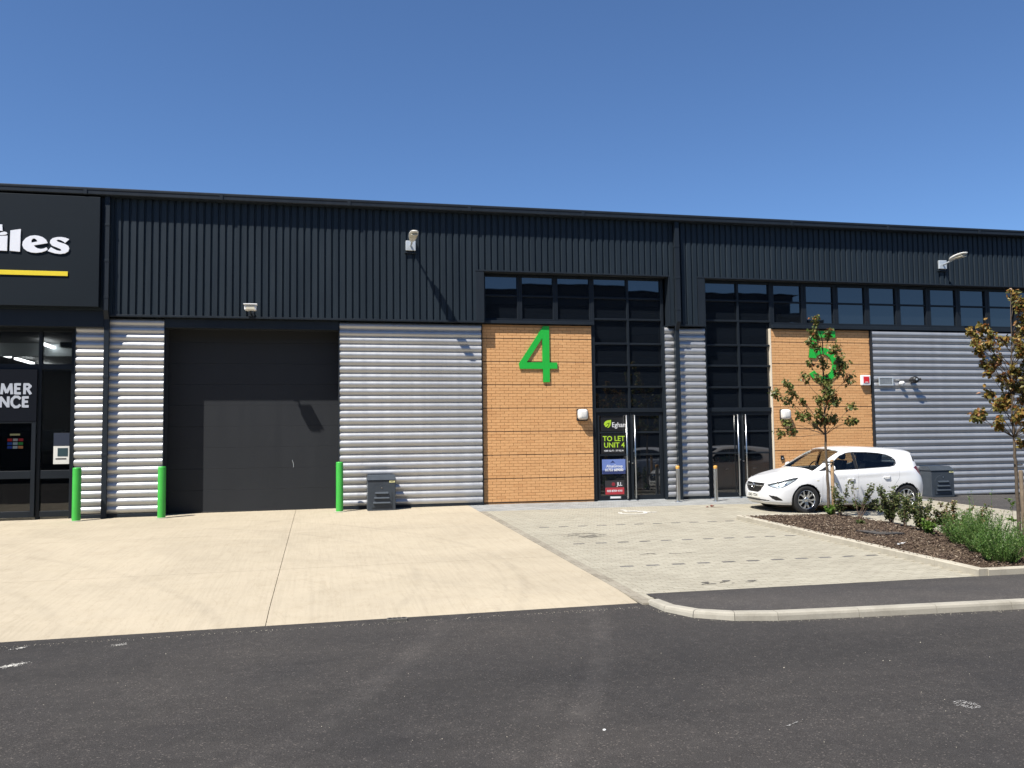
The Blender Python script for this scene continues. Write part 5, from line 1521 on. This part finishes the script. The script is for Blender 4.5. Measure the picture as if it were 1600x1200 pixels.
def tree(base, trunk, clumps, label, leafmat, seed, size, per, droop, extra=()):
    rnd = random.Random(seed)
    t = thing('young_tree', base, label, 'tree', 'young trees in the planting bed')
    tm = MB()
    r0 = 0.034
    pts = [Vector(p) for p in trunk]
    # a stem that wanders a little
    fine = []
    for i in range(len(pts) - 1):
        for k in range(4):
            q = pts[i].lerp(pts[i + 1], k / 4.0); fine.append(q + Vector((rnd.gauss(0, .006), rnd.gauss(0, .006), 0)))
    fine.append(pts[-1]); n = len(fine)
    tm.tube(fine, [r0 * (1 - 0.86 * (i / (n - 1)) ** 1.1) for i in range(n)], 9)
    tm.build('trunk', M['bark'], t, smooth=True)
    lm = MB(); cm = MB()
    for (x, z, r) in clumps:
        y = base[1] + max(-0.4, min(0.25, rnd.gauss(-0.05, 0.2))) * (1.0 if r > 0.05 else 0.5)
        if z > 3.2 and base[1] > -6:
            lean = 0.34 * (z - 3.2); y = min(y, base[1] + 0.03) - lean
            k = (y + 21.944) / (base[1] + 21.944); x *= k; z = 1.586 + (z - 1.586) * k
        c = Vector((x, y, z))
        # a limb from the stem: leaves it well below the clump and sweeps up
        zs = max(1.62, z - 0.2 - 0.55 * abs(x - base[0]) - rnd.uniform(0, 0.25))
        a = min(fine, key=lambda q: abs(q.z - zs))
        mid = a.lerp(c, 0.55) + Vector((0, 0, 0.06 * rnd.uniform(-1, 1.4)))
        q0 = a.lerp(mid, 0.5) + Vector((rnd.gauss(0, .02), rnd.gauss(0, .02), 0.01))
        lm.tube([a, q0, mid, c + rv(rnd) * r * 0.3], [0.007, 0.0055, 0.004, 0.0022], 5)
        # leaves hang on short twigs through the clump
        ntw = max(3, int(per * r / 0.12))
        for k in range(ntw):
            s0 = mid.lerp(c, rnd.uniform(0.3, 1.0)); e = c + rv(rnd) * r * 1.15
            e.z += rnd.uniform(-0.02, 0.03)
            lm.tube([s0, s0.lerp(e, 0.5) + rv(rnd) * 0.015, e], [0.003, 0.0025, 0.0015], 3, cap=False)
            for w in range(rnd.randint(4, 7)):
                p = s0.lerp(e, rnd.uniform(0.35, 1.05)) + rv(rnd) * 0.02
                d = rv(rnd) + Vector((0, 0, -droop)); nrm_ = rv(rnd) + Vector((-0.25, -0.3, 0.7))
                L = size * rnd.uniform(0.65, 1.25)
                leaf_quad(cm, p, d, nrm_, L, L * rnd.uniform(0.6, 0.82), rnd.uniform(0.05, 0.45), rnd.uniform(-0.1, 0.35))
    lm.build('limbs', M['bark'], t, smooth=True)
    cm.build('crown', leafmat, t)
    return t
T1 = [(10.4, 4.13, 0.1), (10.35, 3.9, 0.1), (10.2, 3.68, 0.08), (10.43, 3.8, 0.08), (10.73, 3.85, 0.1), (10.89, 3.52, 0.18), (10.96, 3.32, 0.11), (10.38, 3.59, 0.1), (10.48, 3.19, 0.13), (10.17, 3.2, 0.07), (10.76, 3.14, 0.17), (10.95, 2.98, 0.13), (10.07, 2.91, 0.11), (10.24, 2.86, 0.1), (10.55, 2.83, 0.17), (10.91, 2.83, 0.14), (9.65, 2.73, 0.12), (9.54, 2.59, 0.1), (9.37, 2.52, 0.04), (9.84, 2.58, 0.1), (9.75, 2.41, 0.08), (10.0, 2.4, 0.08), (10.45, 2.58, 0.17), (10.62, 2.53, 0.17), (10.19, 2.38, 0.13), (10.5, 2.37, 0.14), (10.92, 2.4, 0.11), (11.03, 2.25, 0.09), (10.76, 2.42, 0.11), (9.9, 2.07, 0.11), (10.15, 2.07, 0.11), (10.38, 2.12, 0.13), (10.6, 1.97, 0.17), (10.45, 1.91, 0.15), (10.77, 1.99, 0.14), (11.02, 1.94, 0.13), (11.19, 1.94, 0.06), (9.37, 1.68, 0.08), (9.81, 1.73, 0.1), (9.68, 1.93, 0.08)]
T2 = [(10.4, 3.33, 0.11), (10.21, 3.27, 0.07), (10.33, 3.19, 0.06), (10.2, 3.12, 0.07), (10.17, 2.99, 0.08), (10.29, 2.95, 0.07), (10.02, 3.02, 0.03), (10.5, 3.09, 0.11), (10.7, 3.11, 0.09), (10.93, 3.4, 0.14), (10.99, 3.25, 0.13), (10.63, 2.97, 0.13), (10.83, 2.91, 0.13), (10.98, 3.02, 0.11), (10.71, 2.83, 0.11), (10.96, 2.77, 0.11), (10.28, 2.73, 0.05), (10.42, 2.72, 0.07), (10.43, 2.6, 0.05), (10.63, 2.65, 0.06), (10.79, 2.57, 0.09), (10.69, 2.48, 0.09), (10.64, 2.4, 0.07), (10.8, 2.4, 0.09), (10.93, 2.46, 0.07), (10.5, 2.26, 0.08), (10.46, 2.11, 0.11), (10.58, 2.1, 0.12), (10.75, 2.13, 0.11), (10.9, 2.25, 0.11), (10.37, 2.05, 0.07), (10.22, 1.95, 0.09), (10.1, 1.93, 0.07), (9.99, 1.87, 0.04), (10.31, 1.88, 0.05), (10.52, 1.91, 0.12), (10.73, 1.94, 0.13), (10.92, 1.97, 0.11), (10.43, 1.71, 0.08), (10.76, 1.71, 0.13), (10.8, 1.46, 0.09)]
_r2 = random.Random(5)
T2 += [(11.0 + _r2.uniform(0, 0.5), _r2.uniform(1.75, 3.6), _r2.uniform(0.07, 0.14)) for k in range(20)] + [(10.85, 3.65, 0.13), (10.9, 3.85, 0.1), (10.95, 3.5, 0.14)]
tree((10.58, -5.12, bed_h(10.58, -5.12)), [(10.58, -5.12, -0.06), (10.575, -5.11, 0.7), (10.56, -5.1, 1.4), (10.56, -5.1, 1.9), (10.575, -5.1, 2.75), (10.48, -5.25, 3.63), (10.23, -5.42, 4.1)], T1,
     'young tree with thin green crown growing in front of number 5', M['leaf1'], 21, 0.072, 15, 0.35)
tree((10.76, -10.1, bed_h(10.76, -10.1)), [(10.77, -10.1, -0.18), (10.76, -10.1, 0.3), (10.755, -10.1, 1.1), (10.74, -10.1, 1.4), (10.75, -10.1, 2.0), (10.78, -10.1, 2.9), (10.84, -10.1, 3.9)], T2,
     'young tree with golden brown leaves at the right edge of the picture', M['leaf2'], 22, 0.068, 19, 0.3)

def stake(x, y, h, r, label, lean=0.0):
    z = gz(x, y)
    t = thing('tree_stake', (x, y, z), label, 'stake', 'wooden stakes holding the young trees')
    mb = MB(); mb.tube([(x, y, z - 0.1), (x + lean * 0.5, y, z + h * 0.5), (x + lean, y, z + h - 0.02), (x + lean, y, z + h)], [r, r, r * 0.98, r * 0.8], 10); mb.build('post', M['stake'] if y > -8 else M['stake_grey'], t, smooth=True)
    return t
s1 = stake(10.70, -5.10, 1.26, 0.036, 'round wooden stake tied to the tree in front of the car')
mb = MB(); mb.tube([(10.58, -5.03, 1.06), (10.63, -5.15, 1.06), (10.70, -5.145, 1.06), (10.745, -5.10, 1.06), (10.70, -5.055, 1.06), (10.60, -4.98, 1.06), (10.54, -5.01, 1.06), (10.58, -5.05, 1.06)], 0.016, 6); mb.build('tie', M['black'], s1)
s2 = stake(10.845, -10.12, 1.30, 0.033, 'weathered wooden stake beside the golden leaved tree', -0.02)
mb = MB(); mb.tube([(10.74, -10.08, 1.12), (10.80, -10.17, 1.12), (10.86, -10.12, 1.12), (10.80, -10.06, 1.12), (10.72, -10.12, 1.12)], 0.014, 6); mb.build('tie', M['black'], s2)

def shrub(x, y, h, sp, nst, label, mat, seed, leaf=0.05, dens=1.0, bare=0.25, name='shrub', lean=(0, 0)):
    rnd = random.Random(seed); z = max(bed_h(x, y), gz(x, y)) - 0.01
    t = thing(name, (x, y, z), label, 'shrub', 'low shrubs in the planting bed')
    st = MB(); lf = MB()
    for k in range(nst):
        a = rnd.uniform(0, 6.28); e = Vector((x + sp * math.cos(a) * rnd.uniform(0.35, 1) + lean[0], y + sp * math.sin(a) * rnd.uniform(0.35, 1) + lean[1], z + h * rnd.uniform(0.42, 1.05)))
        b = Vector((x + rnd.gauss(0, .015), y + rnd.gauss(0, .015), z)); m1 = b.lerp(e, 0.5) + Vector((0, 0, h * 0.10)) + rv(rnd) * 0.03
        path = [b.lerp(m1, q / 4) for q in range(4)] + [m1.lerp(e, q / 5) for q in range(6)]
        st.tube(path, [0.006 * (1 - 0.75 * q / 9) for q in range(10)], 5)
        for q in range(int(34 * dens)):
            f = rnd.uniform(bare, 1.03); i = min(int(f * 9), 8); p = path[i].lerp(path[i + 1], min(f * 9 - i, 1.2))
            side = rv(rnd); side.z = abs(side.z) * 0.4
            tip = p + side * rnd.uniform(0.02, 0.09)
            if q % 3 == 0: st.tube([p, tip], [0.0022, 0.0014], 3, cap=False)
            for w in range(3):
                L = leaf * rnd.uniform(0.6, 1.3)
                leaf_quad(lf, p.lerp(tip, rnd.uniform(0.3, 1)), side + rv(rnd) * 0.8, rv(rnd) + Vector((-0.2, -0.3, 0.9)), L, L * rnd.uniform(0.5, 0.7), rnd.uniform(0, .4), rnd.uniform(0, .3))
    st.build('stems', M['stem'], t); lf.build('foliage', mat, t)
shrub(10.66, -5.42, 0.68, 0.20, 8, 'slim upright shrub beside the stake of the tree', M['leaf3'], 1, 0.040, 1.2, 0.15)
shrub(10.73, -5.95, 0.80, 0.44, 8, 'spreading shrub with two long arching stems in front of the car door', M['leaf3'], 2, 0.040, 1.0, 0.32)
shrub(10.74, -6.95, 0.72, 0.33, 18, 'dense rounded shrub in front of the rear wheel of the car', M['leaf3'], 3, 0.042, 1.4, 0.15)
shrub(10.70, -7.42, 0.58, 0.22, 9, 'small leafy shrub between the rear wheel and the kerb', M['leaf3'], 4, 0.040, 1.1, 0.2)
shrub(10.36, -8.35, 0.60, 0.34, 14, 'bushy shrub in the middle of the bed with bright shoots at its foot', M['leaf3'], 5, 0.042, 1.3, 0.12)
shrub(10.38, -9.05, 0.60, 0.42, 14, 'open shrub with reddish leaves left of the feathery bush', M['leaf3r'], 6, 0.042, 1.1, 0.15)
shrub(10.25, -9.6, 0.60, 0.42, 15, 'pale leaved shrub growing into the feathery green bush', M['leaf3r'], 7, 0.040, 1.1, 0.12)
shrub(10.56, -5.16, 0.22, 0.07, 5, 'tuft of bright green leaves at the foot of the first tree', M['leaf5'], 8, 0.05, 0.7, 0.1)
shrub(10.30, -8.62, 0.24, 0.12, 6, 'bright green seedling at the foot of the bushy shrub', M['leaf5'], 9, 0.05, 0.8, 0.1)
shrub(10.0, -7.1, 0.08, 0.12, 6, 'flat weed growing in the bark mulch near the bed middle', M['leaf3'], 10, 0.035, 0.5, 0.1)
shrub(10.82, -10.0, 0.85, 0.08, 2, 'leafy sucker shooting from the stem of the golden tree', M['leaf5'], 12, 0.06, 0.25, 0.8)

def feathery(x, y, h, sp, label, seed, nst=150):
    """fine-leaved shrub: a mass of thin upright shoots"""
    rnd = random.Random(seed); z = max(bed_h(x, y), gz(x, y)) - 0.01
    t = thing('feathery_shrub', (x, y, z), label, 'shrub', 'feathery shrubs in the planting bed')
    st = MB(); lf = MB()
    for k in range(nst):
        a = rnd.uniform(0, 6.28); rr = sp * math.sqrt(rnd.uniform(0, 1)); H = h * rnd.uniform(0.45, 1.0) * (1 - 0.35 * (rr / sp) ** 2)
        if k % 9 == 0: H *= rnd.uniform(1.1, 1.5)
        b = Vector((x + rr * 0.45 * math.cos(a), y + rr * 0.45 * math.sin(a), z)); e = Vector((x + rr * math.cos(a) + rnd.gauss(0, .04), y + rr * math.sin(a) + rnd.gauss(0, .04), z + H))
        m1 = b.lerp(e, 0.5) + Vector((rnd.gauss(0, .02), rnd.gauss(0, .02), H * 0.08))
        path = [b, b.lerp(m1, 0.5), m1, m1.lerp(e, 0.5), e]
        st.tube(path, [0.003, 0.0026, 0.0022, 0.0017, 0.001], 3, cap=False)
        for q in range(34):
            f = rnd.uniform(0.12, 1.0); i = min(int(f * 4), 3); p = path[i].lerp(path[i + 1], f * 4 - i)
            d = rv(rnd); d.z = abs(d.z) + 0.2; L = rnd.uniform(0.02, 0.045)
            leaf_quad(lf, p, d, rv(rnd), L, L * rnd.uniform(0.16, 0.3), 0.1, 0.0)
    st.build('stems', M['leaf4'], t); lf.build('foliage', M['leaf4'], t)
feathery(9.98, -9.85, 0.60, 0.40, 'feathery green bush, the left and smaller one of the mass', 31, 150)
feathery(9.75, -10.55, 0.72, 0.48, 'tall feathery green bush in front of the golden tree', 32, 220)
feathery(9.42, -11.22, 0.56, 0.42, 'broad feathery green bush nearest to the corner of the bed', 33, 200)
feathery(10.25, -11.15, 0.70, 0.46, 'feathery green bush cut off by the right edge of the picture', 34, 200)
# small things lying in the bed
cv = thing('access_cover', (9.5, -8.4, bed_h(9.5, -8.4)), 'flat dark cover lying in the bark mulch', 'cover')
zc = bed_h(9.55, -8.3) - 0.006
part_box('plate', M['asphalt_yard'], cv, 9.32, 9.78, -8.62, -7.98, zc - 0.03, zc + 0.008, 0.006)
part_box('rim', M['black'], cv, 9.29, 9.81, -8.65, -7.95, zc - 0.05, zc + 0.002, 0.006)
lt = thing('litter', (9.05, -9.56, bed_h(9.05, -9.56)), 'scrap of white litter at the edge of the mulch', 'litter')
zc = bed_h(9.05, -9.56) + 0.014; rnd = random.Random(4); mb = MB()
for k in range(7):
    a = rnd.uniform(0, 6.28); x = 9.05 + rnd.uniform(-.05, .05); y = -9.56 + rnd.uniform(-.06, .06)
    mb.add([(x, y, zc), (x + .06 * math.cos(a), y + .06 * math.sin(a), zc + rnd.uniform(.01, .035)), (x - .05 * math.sin(a), y + .05 * math.cos(a), zc + rnd.uniform(0, .03))], [(0, 1, 2)])
mb.build('paper', M['white'], lt)
lv = thing('fallen_leaf', (9.19, -2.28, gz(9.19, -2.28)), 'reddish fallen leaf on the grey paving near the doors', 'leaf')
mb = MB()
for k, (dx, L) in enumerate(((0, 0.13), (0.06, 0.10), (-0.05, 0.08))):
    leaf_quad(mb, Vector((9.19 + dx, -2.28 - 0.02 * k, gz(9.19, -2.28) + 0.012)), Vector((0.8 - k, 0.3, 0.25)), Vector((0, 0, 1)), L, L * 0.6, 0.6, 0.2)
mb.build('blade', plain('red_leaf', (0.25, 0.06, 0.04), 0.7), lv)
MB().tube([(9.22, -2.30, gz(9.19, -2.28) + 0.006), (9.38, -2.34, gz(9.19, -2.28) + 0.008), (9.5, -2.33, gz(9.19, -2.28) + 0.005)], 0.004, 4).build('stalk', M['stem'], lv)

# ================================================================== MARKS ON THE GROUND
def blot(x, y, hf, rx, ry, n, seed, mat, name, label, cat, rough=0.4, dz=0.004, rot=0.0):
    """an irregular flat patch of paint made of many small flakes"""
    rnd = random.Random(seed); mb = MB()
    for k in range(n):
        lx = rnd.gauss(0, 0.5) * rx; ly = rnd.gauss(0, 0.5) * ry
        if rough < 0.3: a = rnd.uniform(0, 6.28); q_ = math.sqrt(rnd.uniform(0.05, 1)); lx = rx * q_ * math.cos(a); ly = ry * q_ * math.sin(a)
        cx_ = x + lx * math.cos(rot) - ly * math.sin(rot); cy_ = y + lx * math.sin(rot) + ly * math.cos(rot)
        s_ = rnd.uniform(0.0015, 0.0055); m_ = rnd.randint(5, 7); z = hf(cx_, cy_) + dz + rnd.uniform(0, 0.0006)
        vs = [(cx_ + s_ * rnd.uniform(0.5, 1.3) * math.cos(6.283 * i / m_) * 1.6, cy_ + s_ * rnd.uniform(0.5, 1.3) * math.sin(6.283 * i / m_), z) for i in range(m_)]
        mb.add(vs, [tuple(range(m_))])
    o = mb.build(name, mat); tag(o, label, cat)
    return o
blot(4.54, -16.38, road_h, 0.08, 0.10, 150, 1, M['line_worn'], 'paint_mark', 'oval of white spray dots on the road at lower right', 'paint mark', 0.2)
blot(-2.72, -13.16, road_h, 0.16, 0.06, 260, 2, M['line'], 'paint_mark', 'white paint smear on the road at the left edge', 'paint mark', rot=0.6)
blot(-2.86, -12.42, road_h, 0.07, 0.04, 70, 3, M['line'], 'paint_mark', 'small white smear against the concrete edge at far left', 'paint mark', rot=0.6)
blot(-1.93, -12.56, road_h, 0.08, 0.05, 60, 4, M['line'], 'paint_mark', 'small white splash on the road below the left slab', 'paint mark', rot=0.5)
blot(3.14, -16.43, road_h, 0.09, 0.008, 26, 5, M['line_worn'], 'paint_mark', 'thin white scratch on the road right of centre', 'paint mark', rot=0.5)
pb = thing('pebble', (1.87, -16.21, road_h(1.87, -16.21)), 'single white pebble on the road at bottom centre', 'pebble')
mb = MB(); mb.lathe([(0.0, 0.008), (0.008, 0.007), (0.012, 0.004), (0.011, 0.0)], 9, (1.87, -16.21, road_h(1.87, -16.21))); mb.build('stone', M['white'], pb, smooth=True)
# scattered chippings
mb = MB(); rnd = random.Random(9)
for k in range(260):
    x = rnd.uniform(-4, 9); y = rnd.uniform(-18.4, -12.4)
    if x > 3.5 and y > -14.0: continue
    z = road_h(x, y); s_ = rnd.uniform(0.0015, 0.004) * (1.6 if rnd.random() < 0.06 else 1)
    mb.add([(x - s_, y - s_, z), (x + s_, y - s_ * 0.6, z), (x + s_ * 0.7, y + s_, z), (x - s_ * 0.8, y + s_ * 0.7, z), (x, y, z + s_ * 1.1)], [(0, 1, 4), (1, 2, 4), (2, 3, 4), (3, 0, 4)])
for k in range(900):
    if k % 2:
        q, tq = along(KERB, rnd.uniform(0.0, 14.0)); off = abs(rnd.gauss(0, 0.05)) + 0.005; x, y = q.x + tq.y * off, q.y - tq.x * off
    else:
        x = rnd.uniform(-6, 3.6); y = -12.27 - abs(rnd.gauss(0, 0.05))
    z = road_h(x, y); s_ = rnd.uniform(0.0015, 0.005)
    mb.add([(x - s_, y - s_, z), (x + s_, y - s_ * 0.6, z), (x + s_ * 0.7, y + s_, z), (x - s_ * 0.8, y + s_ * 0.7, z), (x, y, z + s_ * 1.1)], [(0, 1, 4), (1, 2, 4), (2, 3, 4), (3, 0, 4)])
tag(mb.build('chippings', M['edging']), 'pale stone chippings scattered over the dark road', 'gravel', kind='stuff')

# drain frame in the concrete's front edge
dr = thing('drain_cover', (0.82, -12.17, gz(0.82, -12.17)), 'small dark drain cover in the front edge of the concrete', 'drain')
zd = gz(0.82, -12.17)
part_box('frame', M['block_dark'], dr, 0.72, 0.94, -12.26, -12.17, zd - 0.06, zd + 0.004, 0.004)
for k in range(4):
    part_box('slot', M['black'], dr, 0.735 + k * 0.05, 0.772 + k * 0.05, -12.25, -12.18, zd + 0.003, zd + 0.0065, 0.001)

# wheelchair symbol painted on the bay
wc = thing('parking_symbol', (7.1, -2.85, gz(7.1, -2.85)), 'worn white wheelchair symbol painted on the bay near the doors', 'road marking')
def flat(pts, hf, dz):
    return [(x, y, hf(x, y) + dz) for x, y in pts]
mb = MB(); cx_, cy_ = 6.98, -2.92
n = 22; ro, ri = 0.30, 0.22
for k in range(n - 6):
    a0, a1 = R(150 + 360 * k / n), R(150 + 360 * (k + 1) / n)
    q = [(cx_ + rr * math.cos(a) * 1.15, cy_ + rr * math.sin(a)) for rr, a in ((ri, a0), (ro, a0), (ro, a1), (ri, a1))]
    mb.add(flat(q, gz, 0.006), [(0, 1, 2, 3)])
for (xa, ya, xb, yb, w) in ((6.95, -2.66, 6.98, -2.40, 0.05), (6.97, -2.60, 7.32, -2.66, 0.045), (6.99, -2.50, 7.25, -2.52, 0.04), (7.30, -2.66, 7.42, -2.95, 0.045), (7.42, -2.95, 7.56, -2.90, 0.045)):
    dx, dy = xb - xa, yb - ya; l = math.hypot(dx, dy); nx, ny = -dy / l * w, dx / l * w
    mb.add(flat([(xa + nx, ya + ny), (xb + nx, yb + ny), (xb - nx, yb - ny), (xa - nx, ya - ny)], gz, 0.0065), [(0, 3, 2, 1)])
q = [(6.98 + 0.075 * math.cos(R(a)), -2.28 + 0.075 * math.sin(R(a))) for a in range(0, 360, 30)]
mb.add(flat(q, gz, 0.006), [tuple(range(12))])
mb.build('symbol', M['line'], wc)
# tyre and oil marks on the blocks
stain = plain('oil_stain', (0.12, 0.11, 0.093), 0.8, 0, 0.3, 30)
def scuffs(x, y, rx, ry, n, seed, label):
    rnd = random.Random(seed); mb = MB()
    for k in range(n):
        a = rnd.uniform(0, 6.28); q = math.sqrt(rnd.uniform(0, 1)); px = x + rx * q * math.cos(a); py = y + ry * q * math.sin(a)
        l = rnd.uniform(0.02, 0.11); w = rnd.uniform(0.004, 0.02); t = rnd.gauss(0, 0.25)
        pts = [(px - l * math.cos(t), py - l * math.sin(t) - w), (px + l * math.cos(t), py + l * math.sin(t) - w * rnd.uniform(0.3, 1)), (px + l * math.cos(t) * 0.8, py + l * math.sin(t) + w), (px - l * math.cos(t) * 0.9, py - l * math.sin(t) + w * rnd.uniform(0.3, 1))]
        mb.add(flat(pts, gz, 0.0045 + 0.0004 * rnd.random()), [(0, 1, 2, 3)])
    tag(mb.build('oil_stain', stain), label, 'stain', kind='stuff')
scuffs(4.75, -6.35, 0.42, 0.30, 60, 1, 'dark scuffed stain on the left parking bay')
scuffs(5.45, -8.75, 0.45, 0.12, 8, 2, 'faint dark scuff on the middle parking bay')
scuffs(5.2, -11.25, 0.40, 0.10, 12, 3, 'dark scuff on the paving beside the footpath corner')

# ================================================================== ACROSS THE ROAD (seen only in the glass)
op = thing('opposite_warehouse', (12, -36, -0.34), 'dark warehouse across the road, mirrored in the upper windows', 'building')
mb = MB(); mb.box(-48, 34.0, -60, -36, -0.4, 12.3); mb.build('wall', M['opp'], op)
mb = MB(); mb.add([(-48.4, -35.7, 12.2), (34.4, -35.7, 12.2), (34.4, -60, 12.2), (-48.4, -60, 12.2), (-48.4, -48, 13.4), (34.4, -48, 13.4)], [(0, 1, 5, 4), (3, 4, 5, 2), (0, 4, 3), (1, 2, 5), (0, 3, 2, 1)]); mb.build('roof', M['opp_band'], op)
for k in range(9):
    part_box('cladding_band', M['opp_band'], op, -48.01, 34.01, -36.05, -35.97, 2.2 + k * 1.1, 2.75 + k * 1.1, 0.01)
part_box('canopy', M['opp'], op, 33.0, 36.5, -38, -35.4, 10.2, 10.5, 0.02)
car2 = copy_tree(car)
car2['label'] = 'pale car across the road, mirrored in the right glass door of unit 4'
car2.location = (15.6, -25.0, road_h(15, -25)); car2.rotation_euler = (0, 0, R(20))
